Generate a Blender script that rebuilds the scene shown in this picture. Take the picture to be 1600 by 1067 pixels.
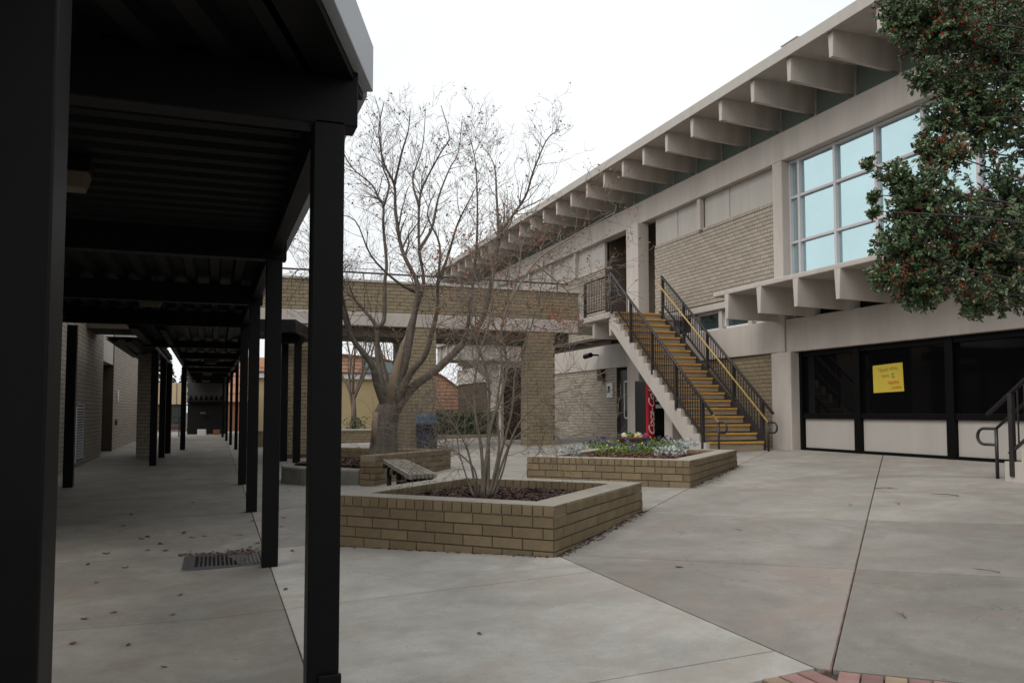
import bpy, bmesh, math, random
from mathutils import Vector, Matrix
random.seed(7)
SC = bpy.context.scene
for o in list(bpy.data.objects): bpy.data.objects.remove(o)

# ------------------------------------------------------------------ camera
EYE = 1.47; FPX = 1291.0; YAW = math.radians(19.8); SH = 38.0; PITCH = math.atan((110-SH)/1291.0)     # a little of the tilt is taken as lens shift
cam_d = bpy.data.cameras.new('camera'); cam = bpy.data.objects.new('camera', cam_d)
SC.collection.objects.link(cam); SC.camera = cam
cam.location = (0, 0, EYE); cam.rotation_euler = (math.pi/2 + PITCH, 0, -YAW)
cam_d.sensor_width = 36.0; cam_d.sensor_fit = 'HORIZONTAL'; cam_d.lens = FPX/1600.0*36.0
cam_d.shift_y = SH/1600.0; cam_d.clip_start = 0.05; cam_d.clip_end = 2000
# ------------------------------------------------------------------ overcast sky
world = bpy.data.worlds.new('World'); SC.world = world; world.use_nodes = True
wn = world.node_tree.nodes; wl = world.node_tree.links
for n in list(wn): wn.remove(n)
SUN_EL = math.radians(48); SUN_AZ = math.radians(245)      # azimuth clockwise from +Y
sky = wn.new('ShaderNodeTexSky'); sky.sky_type = 'NISHITA'; sky.sun_disc = False
sky.sun_elevation = SUN_EL; sky.sun_rotation = SUN_AZ; sky.dust_density = 6; sky.air_density = 2
tc = wn.new('ShaderNodeTexCoord'); cn = wn.new('ShaderNodeTexNoise'); cn.inputs['Scale'].default_value = 2.2
cn.inputs['Detail'].default_value = 6
wl.new(tc.outputs['Generated'], cn.inputs['Vector'])
cr = wn.new('ShaderNodeValToRGB'); cr.color_ramp.elements[0].position = .3; cr.color_ramp.elements[1].position = .7
cr.color_ramp.elements[0].color = (7.1, 7.3, 7.5, 1); cr.color_ramp.elements[1].color = (8.6, 8.8, 8.9, 1)
wl.new(cn.outputs['Fac'], cr.inputs['Fac'])
mx = wn.new('ShaderNodeMixRGB'); mx.inputs['Fac'].default_value = .9
wl.new(sky.outputs['Color'], mx.inputs['Color1']); wl.new(cr.outputs['Color'], mx.inputs['Color2'])
bg = wn.new('ShaderNodeBackground'); bg.inputs['Strength'].default_value = .12
wo = wn.new('ShaderNodeOutputWorld')
wl.new(mx.outputs['Color'], bg.inputs['Color']); wl.new(bg.outputs['Background'], wo.inputs['Surface'])
sd = bpy.data.lights.new('sun', 'SUN'); sd.energy = 1.35; sd.angle = math.radians(40); sd.color = (1, .97, .93)
sun = bpy.data.objects.new('sun', sd); SC.collection.objects.link(sun)
sun.rotation_euler = (math.pi/2 - SUN_EL, 0, -SUN_AZ + math.pi); sun.location = (0, 0, 30)
SC.view_settings.view_transform = 'Standard'; SC.view_settings.look = 'None'
SC.view_settings.exposure = 0.2; SC.view_settings.gamma = 1.0; SC.view_settings.use_curve_mapping = False
SC.render.resolution_x = 1024; SC.render.resolution_y = 682
SC.render.engine = 'CYCLES'; SC.cycles.max_bounces = 6

# ------------------------------------------------------------------ helpers
CF = Vector((math.sin(YAW)*math.cos(PITCH), math.cos(YAW)*math.cos(PITCH), math.sin(PITCH)))
CR = Vector((math.cos(YAW), -math.sin(YAW), 0)); CU = CR.cross(CF)
def px(u, v, w):                       # photo pixel and a depth in metres -> world point
    return Vector((0, 0, EYE)) + (CF + CR*((u-800)/FPX) + CU*((533.5+SH-v)/FPX))*w
def G(x, y):                           # height of the paved court: it rises towards the school building
    b = .008*min(max(y, 0), 45); s = min(max(x/12.5, 0), 1)
    return b*(1-s) + .60*s + .12*math.exp(-((x-5)**2/9 + (y-15)**2/25))
COL = SC.collection
def tag(o, label=None, cat=None, group=None, kind=None):
    if label: o['label'] = label
    if cat: o['category'] = cat
    if group: o['group'] = group
    if kind: o['kind'] = kind
    return o
def thing(name, loc, label, cat, group=None):
    o = bpy.data.objects.new(name, None); COL.objects.link(o); o.location = loc
    o.empty_display_size = .2
    return tag(o, label, cat, group)
def wloc(o):
    v = Vector(o.location)
    while o.parent: o = o.parent; v += Vector(o.location)
    return v
def setparent(o, par):                 # parents are never rotated or scaled: keep world coordinates
    o.parent = par; o.matrix_parent_inverse = Matrix.Translation(-WL[par.name])
WL = {}
class MB:
    def __init__(s): s.v = []; s.f = []; s.m = []
    def face(s, pts, mi=0):
        n = len(s.v); s.v += [tuple(p) for p in pts]; s.f.append(tuple(range(n, n+len(pts)))); s.m.append(mi)
    def hexa(s, b, t, mi=0):           # bottom quad (ccw from above), top quad
        n = len(s.v); s.v += [tuple(p) for p in b] + [tuple(p) for p in t]
        for q in ((3,2,1,0),(4,5,6,7),(0,1,5,4),(1,2,6,5),(2,3,7,6),(3,0,4,7)):
            s.f.append(tuple(n+i for i in q)); s.m.append(mi)
        return s
    def box(s, x0, x1, y0, y1, z0, z1, mi=0):
        return s.hexa([(x0,y0,z0),(x1,y0,z0),(x1,y1,z0),(x0,y1,z0)], [(x0,y0,z1),(x1,y0,z1),(x1,y1,z1),(x0,y1,z1)], mi)
    def obox(s, p, d, L, n, T, z0, z1, mi=0):   # box from p along d (length L) and along n (thickness T)
        p = Vector((p[0], p[1])); d = Vector(d); n = Vector(n)
        if d.x*n.y - d.y*n.x < 0: p = p + n*T; n = -n
        c = [p, p+d*L, p+d*L+n*T, p+n*T]
        return s.hexa([(q.x,q.y,z0) for q in c], [(q.x,q.y,z1) for q in c], mi)
    def prism_y(s, prof, x0, x1, mi=0):         # polygon in (y,z), extruded along x
        n = len(s.v); k = len(prof)
        s.v += [(x0,y,z) for y,z in prof] + [(x1,y,z) for y,z in prof]
        s.f.append(tuple(range(n, n+k))); s.f.append(tuple(range(n+2*k-1, n+k-1, -1))); s.m += [mi, mi]
        for i in range(k):
            j = (i+1) % k; s.f.append((n+i, n+k+i, n+k+j, n+j)); s.m.append(mi)
        return s
    def prism_z(s, poly, z0, z1, mi=0):
        n = len(s.v); k = len(poly)
        s.v += [(x,y,z0) for x,y in poly] + [(x,y,z1) for x,y in poly]
        s.f.append(tuple(range(n+k-1, n-1, -1))); s.f.append(tuple(range(n+k, n+2*k))); s.m += [mi, mi]
        for i in range(k):
            j = (i+1) % k; s.f.append((n+i, n+j, n+k+j, n+k+i)); s.m.append(mi)
        return s
    def tube(s, pts, rad, sides=6, cap=True, mi=0):
        pts = [Vector(p) for p in pts]; k = len(pts)
        if not hasattr(rad, '__len__'): rad = [rad]*k
        up = None; rings = []
        for i, p in enumerate(pts):
            t = (pts[min(i+1,k-1)] - pts[max(i-1,0)])
            if t.length < 1e-7: t = Vector((0,0,1))
            t.normalize()
            if up is None: up = t.orthogonal().normalized()
            up = up - t*up.dot(t)
            if up.length < 1e-5: up = t.orthogonal()
            up.normalize(); b = t.cross(up); n = len(s.v)
            for a in range(sides):
                an = 2*math.pi*a/sides
                s.v.append(tuple(p + (up*math.cos(an) + b*math.sin(an))*rad[i]))
            rings.append(n)
        for i in range(k-1):
            for a in range(sides):
                c = (a+1) % sides
                s.f.append((rings[i]+a, rings[i]+c, rings[i+1]+c, rings[i+1]+a)); s.m.append(mi)
        if cap:
            s.f.append(tuple(rings[0]+a for a in range(sides-1,-1,-1))); s.f.append(tuple(rings[-1]+a for a in range(sides))); s.m += [mi, mi]
        return s
    def lathe(s, c, prof, sides=20, mi=0):
        n = len(s.v); k = len(prof)
        for r, z in prof:
            for a in range(sides):
                an = 2*math.pi*a/sides; s.v.append((c[0]+r*math.cos(an), c[1]+r*math.sin(an), c[2]+z))
        for i in range(k-1):
            for a in range(sides):
                b = (a+1) % sides; s.f.append((n+i*sides+a, n+i*sides+b, n+(i+1)*sides+b, n+(i+1)*sides+a)); s.m.append(mi)
        s.f.append(tuple(n+a for a in range(sides-1,-1,-1))); s.f.append(tuple(n+(k-1)*sides+a for a in range(sides))); s.m += [mi, mi]
        return s
    def mesh(s, name, mats, smooth=False):
        me = bpy.data.meshes.new(name); me.from_pydata(s.v, [], s.f)
        mats = mats if isinstance(mats, (list, tuple)) else [mats]
        for m in mats: me.materials.append(M[m] if isinstance(m, str) else m)
        if len(mats) > 1: me.polygons.foreach_set('material_index', s.m)
        if smooth: me.polygons.foreach_set('use_smooth', [True]*len(me.polygons))
        me.update(); return me
    def build(s, name, mats, par=None, smooth=False, bevel=0, **kw):
        o = bpy.data.objects.new(name, s.mesh(name, mats, smooth)); COL.objects.link(o)
        if par is not None: setparent(o, par)
        WL[o.name] = Vector((0,0,0)) if par is None else Vector((0,0,0))
        if bevel:
            b = o.modifiers.new('b', 'BEVEL'); b.width = bevel; b.segments = 2; b.limit_method = 'ANGLE'
        return tag(o, **kw)
def T(name, loc, label, cat, group=None):
    o = thing(name, loc, label, cat, group); WL[o.name] = Vector(loc); return o
def inst(name, me, loc, rotz=0, scale=(1,1,1), par=None):
    o = bpy.data.objects.new(name, me); COL.objects.link(o)
    if par is not None: setparent(o, par)
    o.location = loc; o.rotation_euler = (0, 0, rotz); o.scale = scale
    WL[o.name] = Vector((0,0,0)); return o
# a child mesh keeps world coordinates: its own origin is the world origin, so sub-parts need no offset

# ------------------------------------------------------------------ materials
M = {}
def mat(name, col, rough=.7, var=.12, scale=6, bump=.0, bscale=60, spec=.3, metal=0, island=0, objvar=0, dirt=0, dirtcol=(.05,.04,.03), coord='Object', stretch=None):
    m = bpy.data.materials.new(name); m.use_nodes = True; nt = m.node_tree; N = nt.nodes; L = nt.links
    b = N['Principled BSDF']; b.inputs['Roughness'].default_value = rough; b.inputs['Metallic'].default_value = metal
    b.inputs['Specular IOR Level'].default_value = spec
    t = N.new('ShaderNodeTexCoord'); vec = t.outputs[coord]
    if coord == 'World':
        pass
    if stretch:
        mp = N.new('ShaderNodeMapping'); mp.inputs['Scale'].default_value = stretch; L.new(vec, mp.inputs['Vector']); vec = mp.outputs['Vector']
    n1 = N.new('ShaderNodeTexNoise'); n1.inputs['Scale'].default_value = scale; n1.inputs['Detail'].default_value = 8; n1.inputs['Roughness'].default_value = .65
    L.new(vec, n1.inputs['Vector'])
    mr = N.new('ShaderNodeMapRange'); mr.inputs['From Min'].default_value = .25; mr.inputs['From Max'].default_value = .75
    mr.inputs['To Min'].default_value = 1-var; mr.inputs['To Max'].default_value = 1+var; L.new(n1.outputs['Fac'], mr.inputs['Value'])
    val = mr.outputs['Result']
    if island or objvar:
        gi = N.new('ShaderNodeNewGeometry'); oi = N.new('ShaderNodeObjectInfo')
        ad = N.new('ShaderNodeMath'); ad.operation = 'ADD'; L.new(gi.outputs['Random Per Island'], ad.inputs[0]); L.new(oi.outputs['Random'], ad.inputs[1])
        if not island: ad.inputs[0].default_value = 0; L.remove(ad.inputs[0].links[0])
        fr = N.new('ShaderNodeMath'); fr.operation = 'FRACT'; L.new(ad.outputs[0], fr.inputs[0])
        amt = island or objvar
        m2 = N.new('ShaderNodeMapRange'); m2.inputs['To Min'].default_value = 1-amt; m2.inputs['To Max'].default_value = 1+amt; L.new(fr.outputs[0], m2.inputs['Value'])
        mu = N.new('ShaderNodeMath'); mu.operation = 'MULTIPLY'; L.new(val, mu.inputs[0]); L.new(m2.outputs['Result'], mu.inputs[1]); val = mu.outputs[0]
    vm = N.new('ShaderNodeVectorMath'); vm.operation = 'SCALE'; vm.inputs[0].default_value = col; L.new(val, vm.inputs['Scale'])
    out = vm.outputs['Vector']
    if dirt:
        n2 = N.new('ShaderNodeTexNoise'); n2.inputs['Scale'].default_value = scale*.35; n2.inputs['Detail'].default_value = 10; n2.inputs['Roughness'].default_value = .7; n2.inputs['Distortion'].default_value = .6
        L.new(vec, n2.inputs['Vector'])
        rp = N.new('ShaderNodeMapRange'); rp.inputs['From Min'].default_value = .48; rp.inputs['From Max'].default_value = .72; rp.inputs['To Max'].default_value = dirt
        L.new(n2.outputs['Fac'], rp.inputs['Value'])
        mi = N.new('ShaderNodeMixRGB'); L.new(rp.outputs['Result'], mi.inputs['Fac']); L.new(out, mi.inputs['Color1']); mi.inputs['Color2'].default_value = (*dirtcol, 1); out = mi.outputs['Color']
    L.new(out, b.inputs['Base Color'])
    if bump:
        n3 = N.new('ShaderNodeTexNoise'); n3.inputs['Scale'].default_value = bscale; n3.inputs['Detail'].default_value = 5; L.new(vec, n3.inputs['Vector'])
        bp = N.new('ShaderNodeBump'); bp.inputs['Strength'].default_value = bump; bp.inputs['Distance'].default_value = .02; L.new(n3.outputs['Fac'], bp.inputs['Height']); L.new(bp.outputs['Normal'], b.inputs['Normal'])
    M[name] = m; return m
mat('beige_paint', (.46,.418,.38), .65, .08, 2.5, .06, 90, dirt=.4, dirtcol=(.26,.225,.19), stretch=(1.6,1.6,.22))
mat('white_panel', (.42,.392,.36), .6, .06, 3, .03, 90, dirt=.25, dirtcol=(.29,.26,.22), stretch=(1.5,1.5,.25))
mat('grey_metal', (.34,.36,.39), .45, .08, 3, 0, spec=.5, dirt=.15, dirtcol=(.2,.2,.2))
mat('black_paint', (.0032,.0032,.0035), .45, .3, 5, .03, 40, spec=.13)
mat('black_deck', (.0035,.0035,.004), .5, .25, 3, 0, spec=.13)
mat('rail_paint', (.028,.024,.026), .4, .25, 12, .03, 60, spec=.4)
mat('yellow_paint', (.52,.29,.06), .6, .15, 14, .05, 80, dirt=.45, dirtcol=(.25,.12,.04))
mat('rail_yellow', (.42,.29,.1), .5, .3, 10, 0)
mat('step_stone', (.31,.25,.185), .8, .25, 5, .12, 60, dirt=.45, dirtcol=(.08,.065,.05), stretch=(.4,1,2.5))
mat('brick_brown', (.186,.14,.082), .8, .16, 9, .25, 70, island=.14, dirt=.15, dirtcol=(.1,.08,.055))
mat('brick_tan', (.34,.298,.245), .8, .1, 9, .2, 70, island=.09)
mat('brick_olive', (.25,.2,.13), .8, .1, 9, .2, 70, island=.07)
mat('mortar_dark', (.08,.062,.044), .9, .2, 20, .2, 80)
mat('brick_red', (.26,.15,.135), .8, .2, 8, .2, 60, objvar=.3)
mat('brick_ochre', (.3,.22,.15), .8, .2, 8, .2, 60, objvar=.3)
def concrete(name, col, warm):
    m = bpy.data.materials.new(name); m.use_nodes = True; nt = m.node_tree; N = nt.nodes; L = nt.links; b = N['Principled BSDF']
    b.inputs['Roughness'].default_value = .8; b.inputs['Specular IOR Level'].default_value = .25
    t = N.new('ShaderNodeTexCoord'); oi = N.new('ShaderNodeObjectInfo')
    def noise(sc, det=8, ro=.6, dis=0):
        n = N.new('ShaderNodeTexNoise'); n.inputs['Scale'].default_value = sc; n.inputs['Detail'].default_value = det; n.inputs['Roughness'].default_value = ro; n.inputs['Distortion'].default_value = dis
        L.new(t.outputs['Object'], n.inputs['Vector']); return n.outputs['Fac']
    def rng(v, a, b_, c, d):
        r = N.new('ShaderNodeMapRange'); r.inputs['From Min'].default_value = a; r.inputs['From Max'].default_value = b_; r.inputs['To Min'].default_value = c; r.inputs['To Max'].default_value = d; L.new(v, r.inputs['Value']); return r.outputs['Result']
    def mul(a, b_):
        x = N.new('ShaderNodeMath'); x.operation = 'MULTIPLY'; L.new(a, x.inputs[0]); L.new(b_, x.inputs[1]); return x.outputs[0]
    v = rng(noise(.9, 6, .55, .4), .3, .7, .82, 1.12); v = mul(v, rng(noise(5, 8, .7), .25, .75, .84, 1.14)); v = mul(v, rng(noise(70, 4, .7), .2, .8, .84, 1.16))
    v = mul(v, rng(oi.outputs['Random'], 0, 1, .95, 1.05))
    vo = N.new('ShaderNodeTexVoronoi'); vo.inputs['Scale'].default_value = 3.3; L.new(t.outputs['Object'], vo.inputs['Vector']); v = mul(v, rng(vo.outputs['Distance'], .02, .05, .62, 1))       # gum spots
    mp = N.new('ShaderNodeVectorMath'); mp.operation = 'ADD'; nz = N.new('ShaderNodeTexNoise'); nz.inputs['Scale'].default_value = 2.5; nz.inputs['Detail'].default_value = 6; L.new(t.outputs['Object'], nz.inputs['Vector']); L.new(t.outputs['Object'], mp.inputs[0]); L.new(nz.outputs['Color'], mp.inputs[1])
    ve = N.new('ShaderNodeTexVoronoi'); ve.feature = 'DISTANCE_TO_EDGE'; ve.inputs['Scale'].default_value = .42; L.new(mp.outputs['Vector'], ve.inputs['Vector'])
    ck = N.new('ShaderNodeMath'); ck.operation = 'MAXIMUM'; L.new(rng(ve.outputs['Distance'], .0008, .0028, .55, 1), ck.inputs[0]); L.new(rng(noise(.4, 3), .5, .54, 1, .4), ck.inputs[1]); v = mul(v, ck.outputs[0])    # hairline cracks here and there
    v2 = N.new('ShaderNodeTexVoronoi'); v2.inputs['Scale'].default_value = 9; L.new(t.outputs['Object'], v2.inputs['Vector']); v = mul(v, rng(v2.outputs['Distance'], .03, .1, .78, 1))
    vm = N.new('ShaderNodeVectorMath'); vm.operation = 'SCALE'; vm.inputs[0].default_value = col; L.new(v, vm.inputs['Scale'])
    m1 = N.new('ShaderNodeMixRGB'); L.new(rng(noise(.55, 9, .65, 1.2), .48, .66, 0, .55), m1.inputs['Fac']); L.new(vm.outputs['Vector'], m1.inputs['Color1']); m1.inputs['Color2'].default_value = (*[c*.52 for c in col], 1)
    m2 = N.new('ShaderNodeMixRGB'); L.new(rng(noise(1.3, 9, .7, .8), .47, .66, 0, .75), m2.inputs['Fac']); L.new(m1.outputs['Color'], m2.inputs['Color1']); m2.inputs['Color2'].default_value = (*warm, 1)
    m3 = N.new('ShaderNodeMixRGB'); L.new(rng(noise(2.1, 12, .8, 2.5), .6, .68, 0, .4), m3.inputs['Fac']); L.new(m2.outputs['Color'], m3.inputs['Color1']); m3.inputs['Color2'].default_value = (.42,.41,.38,1)
    L.new(m3.outputs['Color'], b.inputs['Base Color'])
    bp = N.new('ShaderNodeBump'); bp.inputs['Strength'].default_value = .25; bp.inputs['Distance'].default_value = .006; L.new(noise(140, 4, .7), bp.inputs['Height']); L.new(bp.outputs['Normal'], b.inputs['Normal'])
    M[name] = m
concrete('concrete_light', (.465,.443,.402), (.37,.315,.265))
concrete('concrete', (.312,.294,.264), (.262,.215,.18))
concrete('concrete_roof_shade', (.255,.24,.212), (.195,.162,.135))  # same concrete as the open slabs, darkened to carry the roof's shade
concrete('concrete_mid', (.272,.256,.23), (.23,.192,.16))  # half step towards the holly's shade, put into the colour
concrete('concrete_warm', (.3,.275,.247), (.285,.225,.19))
concrete('concrete_holly_shade', (.232,.218,.195), (.19,.162,.137))  # shade of the holly crown put into the slab colour
mat('concrete_old', (.2,.19,.165), .9, .25, 4, .2, 50, dirt=.6, dirtcol=(.09,.085,.065))
mat('joint_wood', (.17,.11,.092), .9, .7, 9, .2, 60)
mat('earth', (.07,.058,.045), .95, .3, 3, .3, 30)
mat('mulch_base', (.035,.022,.018), .95, .4, 25, .6, 50)
mat('mulch', (.075,.043,.035), .9, .2, 25, .2, 80, island=.7)
mat('mulch_red', (.12,.058,.036), .9, .2, 25, .2, 80, island=.6)
mat('bark_grey', (.12,.1,.082), .9, .45, 12, 1.0, 26, dirt=.55, dirtcol=(.05,.04,.033), stretch=(1,1,.3))
mat('bark_dark', (.045,.04,.034), .9, .3, 9, .3, 35)
mat('bark_cut', (.22,.17,.12), .9, .2, 6, .3, 30)
mat('bark_pale', (.2,.168,.135), .85, .25, 14, .3, 50, dirt=.3, dirtcol=(.14,.115,.09))
mat('bark_far', (.17,.135,.11), .9, .25, 9, .2, 35)
mat('dry_leaf', (.14,.045,.028), .8, .2, 20, 0, island=.5)
mat('orange_leaf', (.27,.09,.045), .7, .2, 20, 0, island=.4)
mat('fallen_leaf', (.13,.05,.04), .8, .2, 20, 0, island=.5, objvar=.4)
mat('holly_leaf', (.085,.135,.058), .3, .2, 12, 0, island=.45, spec=.55)
mat('berry', (.5,.02,.02), .3, .1, 12, 0, island=.3, spec=.5)
mat('hedge_leaf', (.075,.085,.045), .6, .2, 12, 0, island=.5)
mat('pine_leaf', (.035,.05,.03), .7, .2, 12, 0, island=.5)
mat('plant_green', (.12,.19,.04), .55, .2, 12, 0, island=.4)
mat('dusty_leaf', (.42,.47,.45), .7, .1, 12, 0, island=.2)
mat('violet_petal', (.035,.025,.11), .6, .2, 12, 0, island=.5)
mat('yellow_petal', (.65,.45,.06), .6, .2, 12, 0, island=.2)
mat('cream_petal', (.7,.62,.47), .6, .1, 12, 0, island=.2)
mat('pink_petal', (.3,.05,.13), .6, .1, 12, 0, island=.4)
mat('clay', (.09,.045,.035), .7, .15, 8, .05, 40)
mat('wood_slat', (.23,.205,.17), .85, .25, 6, .2, 50, stretch=(1,1,1), objvar=.2, dirt=.4, dirtcol=(.1,.085,.07))
mat('bin_blue', (.035,.1,.19), .5, .12, 5, .03, 40, spec=.4)
mat('bin_dark', (.025,.033,.047), .55, .15, 5, .03, 40, spec=.35)
mat('bin_black', (.008,.008,.01), .6, .1, 5)
mat('white_frame', (.62,.62,.62), .4, .04, 4, spec=.5)
mat('silver_frame', (.47,.45,.47), .4, .05, 4, spec=.5)
mat('vend_red', (.42,.008,.02), .25, .05, 4, spec=.5)
mat('vend_black', (.008,.008,.009), .3, .1, 4, spec=.4)
mat('white_ink', (.75,.75,.75), .5, .02, 4)
mat('poster_yellow', (.6,.46,.06), .7, .05, 3)
mat('ink_brown', (.35,.2,.07), .7, .02, 3)
mat('ink_green', (.08,.3,.13), .7, .02, 3)
mat('ink_orange', (.7,.18,.03), .7, .02, 3)
mat('ink_black', (.02,.02,.02), .7, .02, 3)
mat('door_grey', (.05,.05,.052), .5, .1, 4, spec=.4)
mat('brown_door', (.055,.035,.028), .6, .15, 4)
mat('dark_brown', (.1,.078,.06), .8, .1, 4)  # even dark brown shared by wall cores, recesses and far trim
mat('iron', (.11,.11,.115), .5, .2, 20, .1, 60, metal=.6)
mat('void', (.006,.006,.006), .9, .1, 5)
mat('tan_wall', (.42,.335,.19), .85, .05, 2, .03, 60)
mat('orange_roof', (.6,.35,.24), .85, .1, 3, .1, 40, island=.1)
mat('orange_dark', (.2,.1,.065), .85, .12, 3, .05, 40)
mat('cream_wall', (.5,.4,.27), .85, .05, 2)
mat('lamp_tan', (.1,.077,.048), .5, .08, 5)
mat('car_white', (.6,.62,.65), .3, .05, 4, spec=.5)
def glassmat(name, col, metal, rough, spec=.5):
    m = mat(name, col, rough, .1, .35, 0, spec=spec, metal=metal); return m
glassmat('glass_sky', (.5,.665,.69), .95, .02)
nt_ = M['glass_sky'].node_tree; n_ = nt_.nodes.new('ShaderNodeTexNoise'); n_.inputs['Scale'].default_value = 1.1; b_ = nt_.nodes.new('ShaderNodeBump'); b_.inputs['Strength'].default_value = .12; b_.inputs['Distance'].default_value = .05; tc_ = nt_.nodes.new('ShaderNodeTexCoord'); nt_.links.new(tc_.outputs['Object'], n_.inputs['Vector']); nt_.links.new(n_.outputs['Fac'], b_.inputs['Height']); nt_.links.new(b_.outputs['Normal'], nt_.nodes['Principled BSDF'].inputs['Normal'])
glassmat('glass_green', (.2,.255,.22), 0, .08, .5)
glassmat('glass_dark', (.004,.004,.005), 0, .04, .28)
glassmat('glass_mid', (.1,.14,.145), .6, .05)

# ------------------------------------------------------------------ bricks
BL, BH, BD = .3048, .1016, .06
def brick_mesh(name, L, D, H, m):
    bm = bmesh.new(); bmesh.ops.create_cube(bm, size=1)
    for v in bm.verts: v.co.x *= L; v.co.y *= D; v.co.z *= H
    bmesh.ops.bevel(bm, geom=bm.edges[:], offset=.004, segments=1, affect='EDGES')
    me = bpy.data.meshes.new(name); bm.to_mesh(me); bm.free(); me.materials.append(M[m]); return me
BM = {}
def bmesh_for(m, kind='s'):
    if (m, kind) not in BM:
        BM[m, kind] = brick_mesh('brick_'+kind, BL-.011, BD, BH-.012, m) if kind == 's' else brick_mesh('brick_'+kind, BH-.009, BL+.012, BH-.014, m)
    return BM[m, kind]
def courses(p0, d, L, n, z0, z1, face=0, off=0, holes=()):
    """list of (centre, length) of stretcher bricks over a wall face; holes = [(s0,s1,z0,z1)]"""
    out = []; k = 0; z = z1 - BH
    p0 = Vector(p0); d = Vector(d); n = Vector(n)
    while z > z0 - BH*.6:
        zz = max(z, z0 - .02)
        s = -((k*BL/3 + off) % BL)*1.0
        while s < L - 1e-4:
            a = max(s, 0); b = min(s+BL, L)
            zc = z + BH/2
            segs = [(a, b)]
            for h in holes:
                if h[2] - .03 < zc < h[3] + .03:
                    ns = []
                    for (q, r) in segs:
                        if r <= h[0] or q >= h[1]: ns.append((q, r)); continue
                        if q < h[0]: ns.append((q, h[0]))
                        if r > h[1]: ns.append((h[1], r))
                    segs = ns
            for (q, r) in segs:
                if r - q > .05:
                    c = p0 + d*((q+r)/2) + n*(face - BD/2 + .009 + random.uniform(-.0015, .0015))
                    out.append((Vector((c.x, c.y, zc)), r-q))
            s += BL
        z -= BH; k += 1
    return out
def lay(par, lst, d, m, limit=300, view=None, name='brick'):
    """lay bricks: the first `limit` (nearest to the camera) as single objects, the rest joined"""
    rot = math.atan2(d[1], d[0]); lst = sorted(lst, key=lambda q: (q[0]-Vector((0,0,EYE))).length)
    me = bmesh_for(m)
    for c, l in lst[:limit]:
        inst(name, me, c, rot, ((l-.011)/(BL-.011), 1, 1), par)
    rest = lst[limit:]
    if rest:
        mb = MB(); dd = Vector((d[0], d[1])); nn = Vector((-d[1], d[0]))
        for c, l in rest:
            mb.obox(Vector((c.x,c.y)) - dd*(l/2-.0055) - nn*BD/2, dd, l-.011, nn, BD, c.z-(BH-.012)/2, c.z+(BH-.012)/2)
        mb.build('brickwork', m, par, kind='stuff')

# ================================================================== THE SETTING
# --- ground sheet to the horizon
mb = MB(); xs = [-600,-200,-60,-20,-8] + [i*1.5-3 for i in range(12)] + [20,40,100,300,700]; ys = [-300,-80,-20] + [i*1.5-6 for i in range(38)] + [60,90,200,500,1200]
idx = {}
for i, x in enumerate(xs):
    for j, y in enumerate(ys):
        idx[i,j] = len(mb.v); mb.v.append((x, y, G(x,y)-.022))
for i in range(len(xs)-1):
    for j in range(len(ys)-1):
        mb.f.append((idx[i,j], idx[i+1,j], idx[i+1,j+1], idx[i,j+1])); mb.m.append(0)
mb.build('ground', 'earth', kind='structure')
pave = bpy.data.objects.new('pavement', None); COL.objects.link(pave); WL['pavement'] = Vector((0,0,0)); pave['kind'] = 'structure'
def clip(poly, a, b, c):               # keep a*x+b*y >= c
    out = []
    for i in range(len(poly)):
        p, q = poly[i], poly[(i+1) % len(poly)]; fp = a*p[0]+b*p[1]-c; fq = a*q[0]+b*q[1]-c
        if fp >= 0: out.append(p)
        if fp*fq < 0:
            t = fp/(fp-fq); out.append((p[0]+(q[0]-p[0])*t, p[1]+(q[1]-p[1])*t))
    return out
def slab(poly, m, name='slab', lift=0, cell=.9, skirt=.05, par=pave):
    if len(poly) < 3: return
    A = sum(poly[i][0]*poly[(i+1)%len(poly)][1] - poly[(i+1)%len(poly)][0]*poly[i][1] for i in range(len(poly)))/2
    if abs(A) < .03: return
    bm = bmesh.new(); f = bm.faces.new([bm.verts.new((x,y,0)) for x,y in poly])
    if f.normal.z < 0 or A < 0: f.normal_flip()
    for ax in (0, 1):
        lo = min(p[ax] for p in poly); hi = max(p[ax] for p in poly); k = math.ceil(lo/cell)
        while k*cell < hi:
            co = [0,0,0]; no = [0,0,0]; co[ax] = k*cell; no[ax] = 1
            bmesh.ops.bisect_plane(bm, geom=bm.verts[:]+bm.edges[:]+bm.faces[:], plane_co=co, plane_no=no); k += 1
    be = [e for e in bm.edges if e.is_boundary]
    r = bmesh.ops.extrude_edge_only(bm, edges=be)
    dn = {v for v in r['geom'] if isinstance(v, bmesh.types.BMVert)}
    for v in bm.verts: v.co.z = G(v.co.x, v.co.y) + lift - (skirt if v in dn else 0)
    bmesh.ops.recalc_face_normals(bm, faces=bm.faces[:])
    me = bpy.data.meshes.new(name); bm.to_mesh(me); bm.free(); me.materials.append(M[m])
    o = bpy.data.objects.new(name, me); COL.objects.link(o); setparent(o, par); WL[o.name] = Vector((0,0,0))
    return o
J = .006
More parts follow.
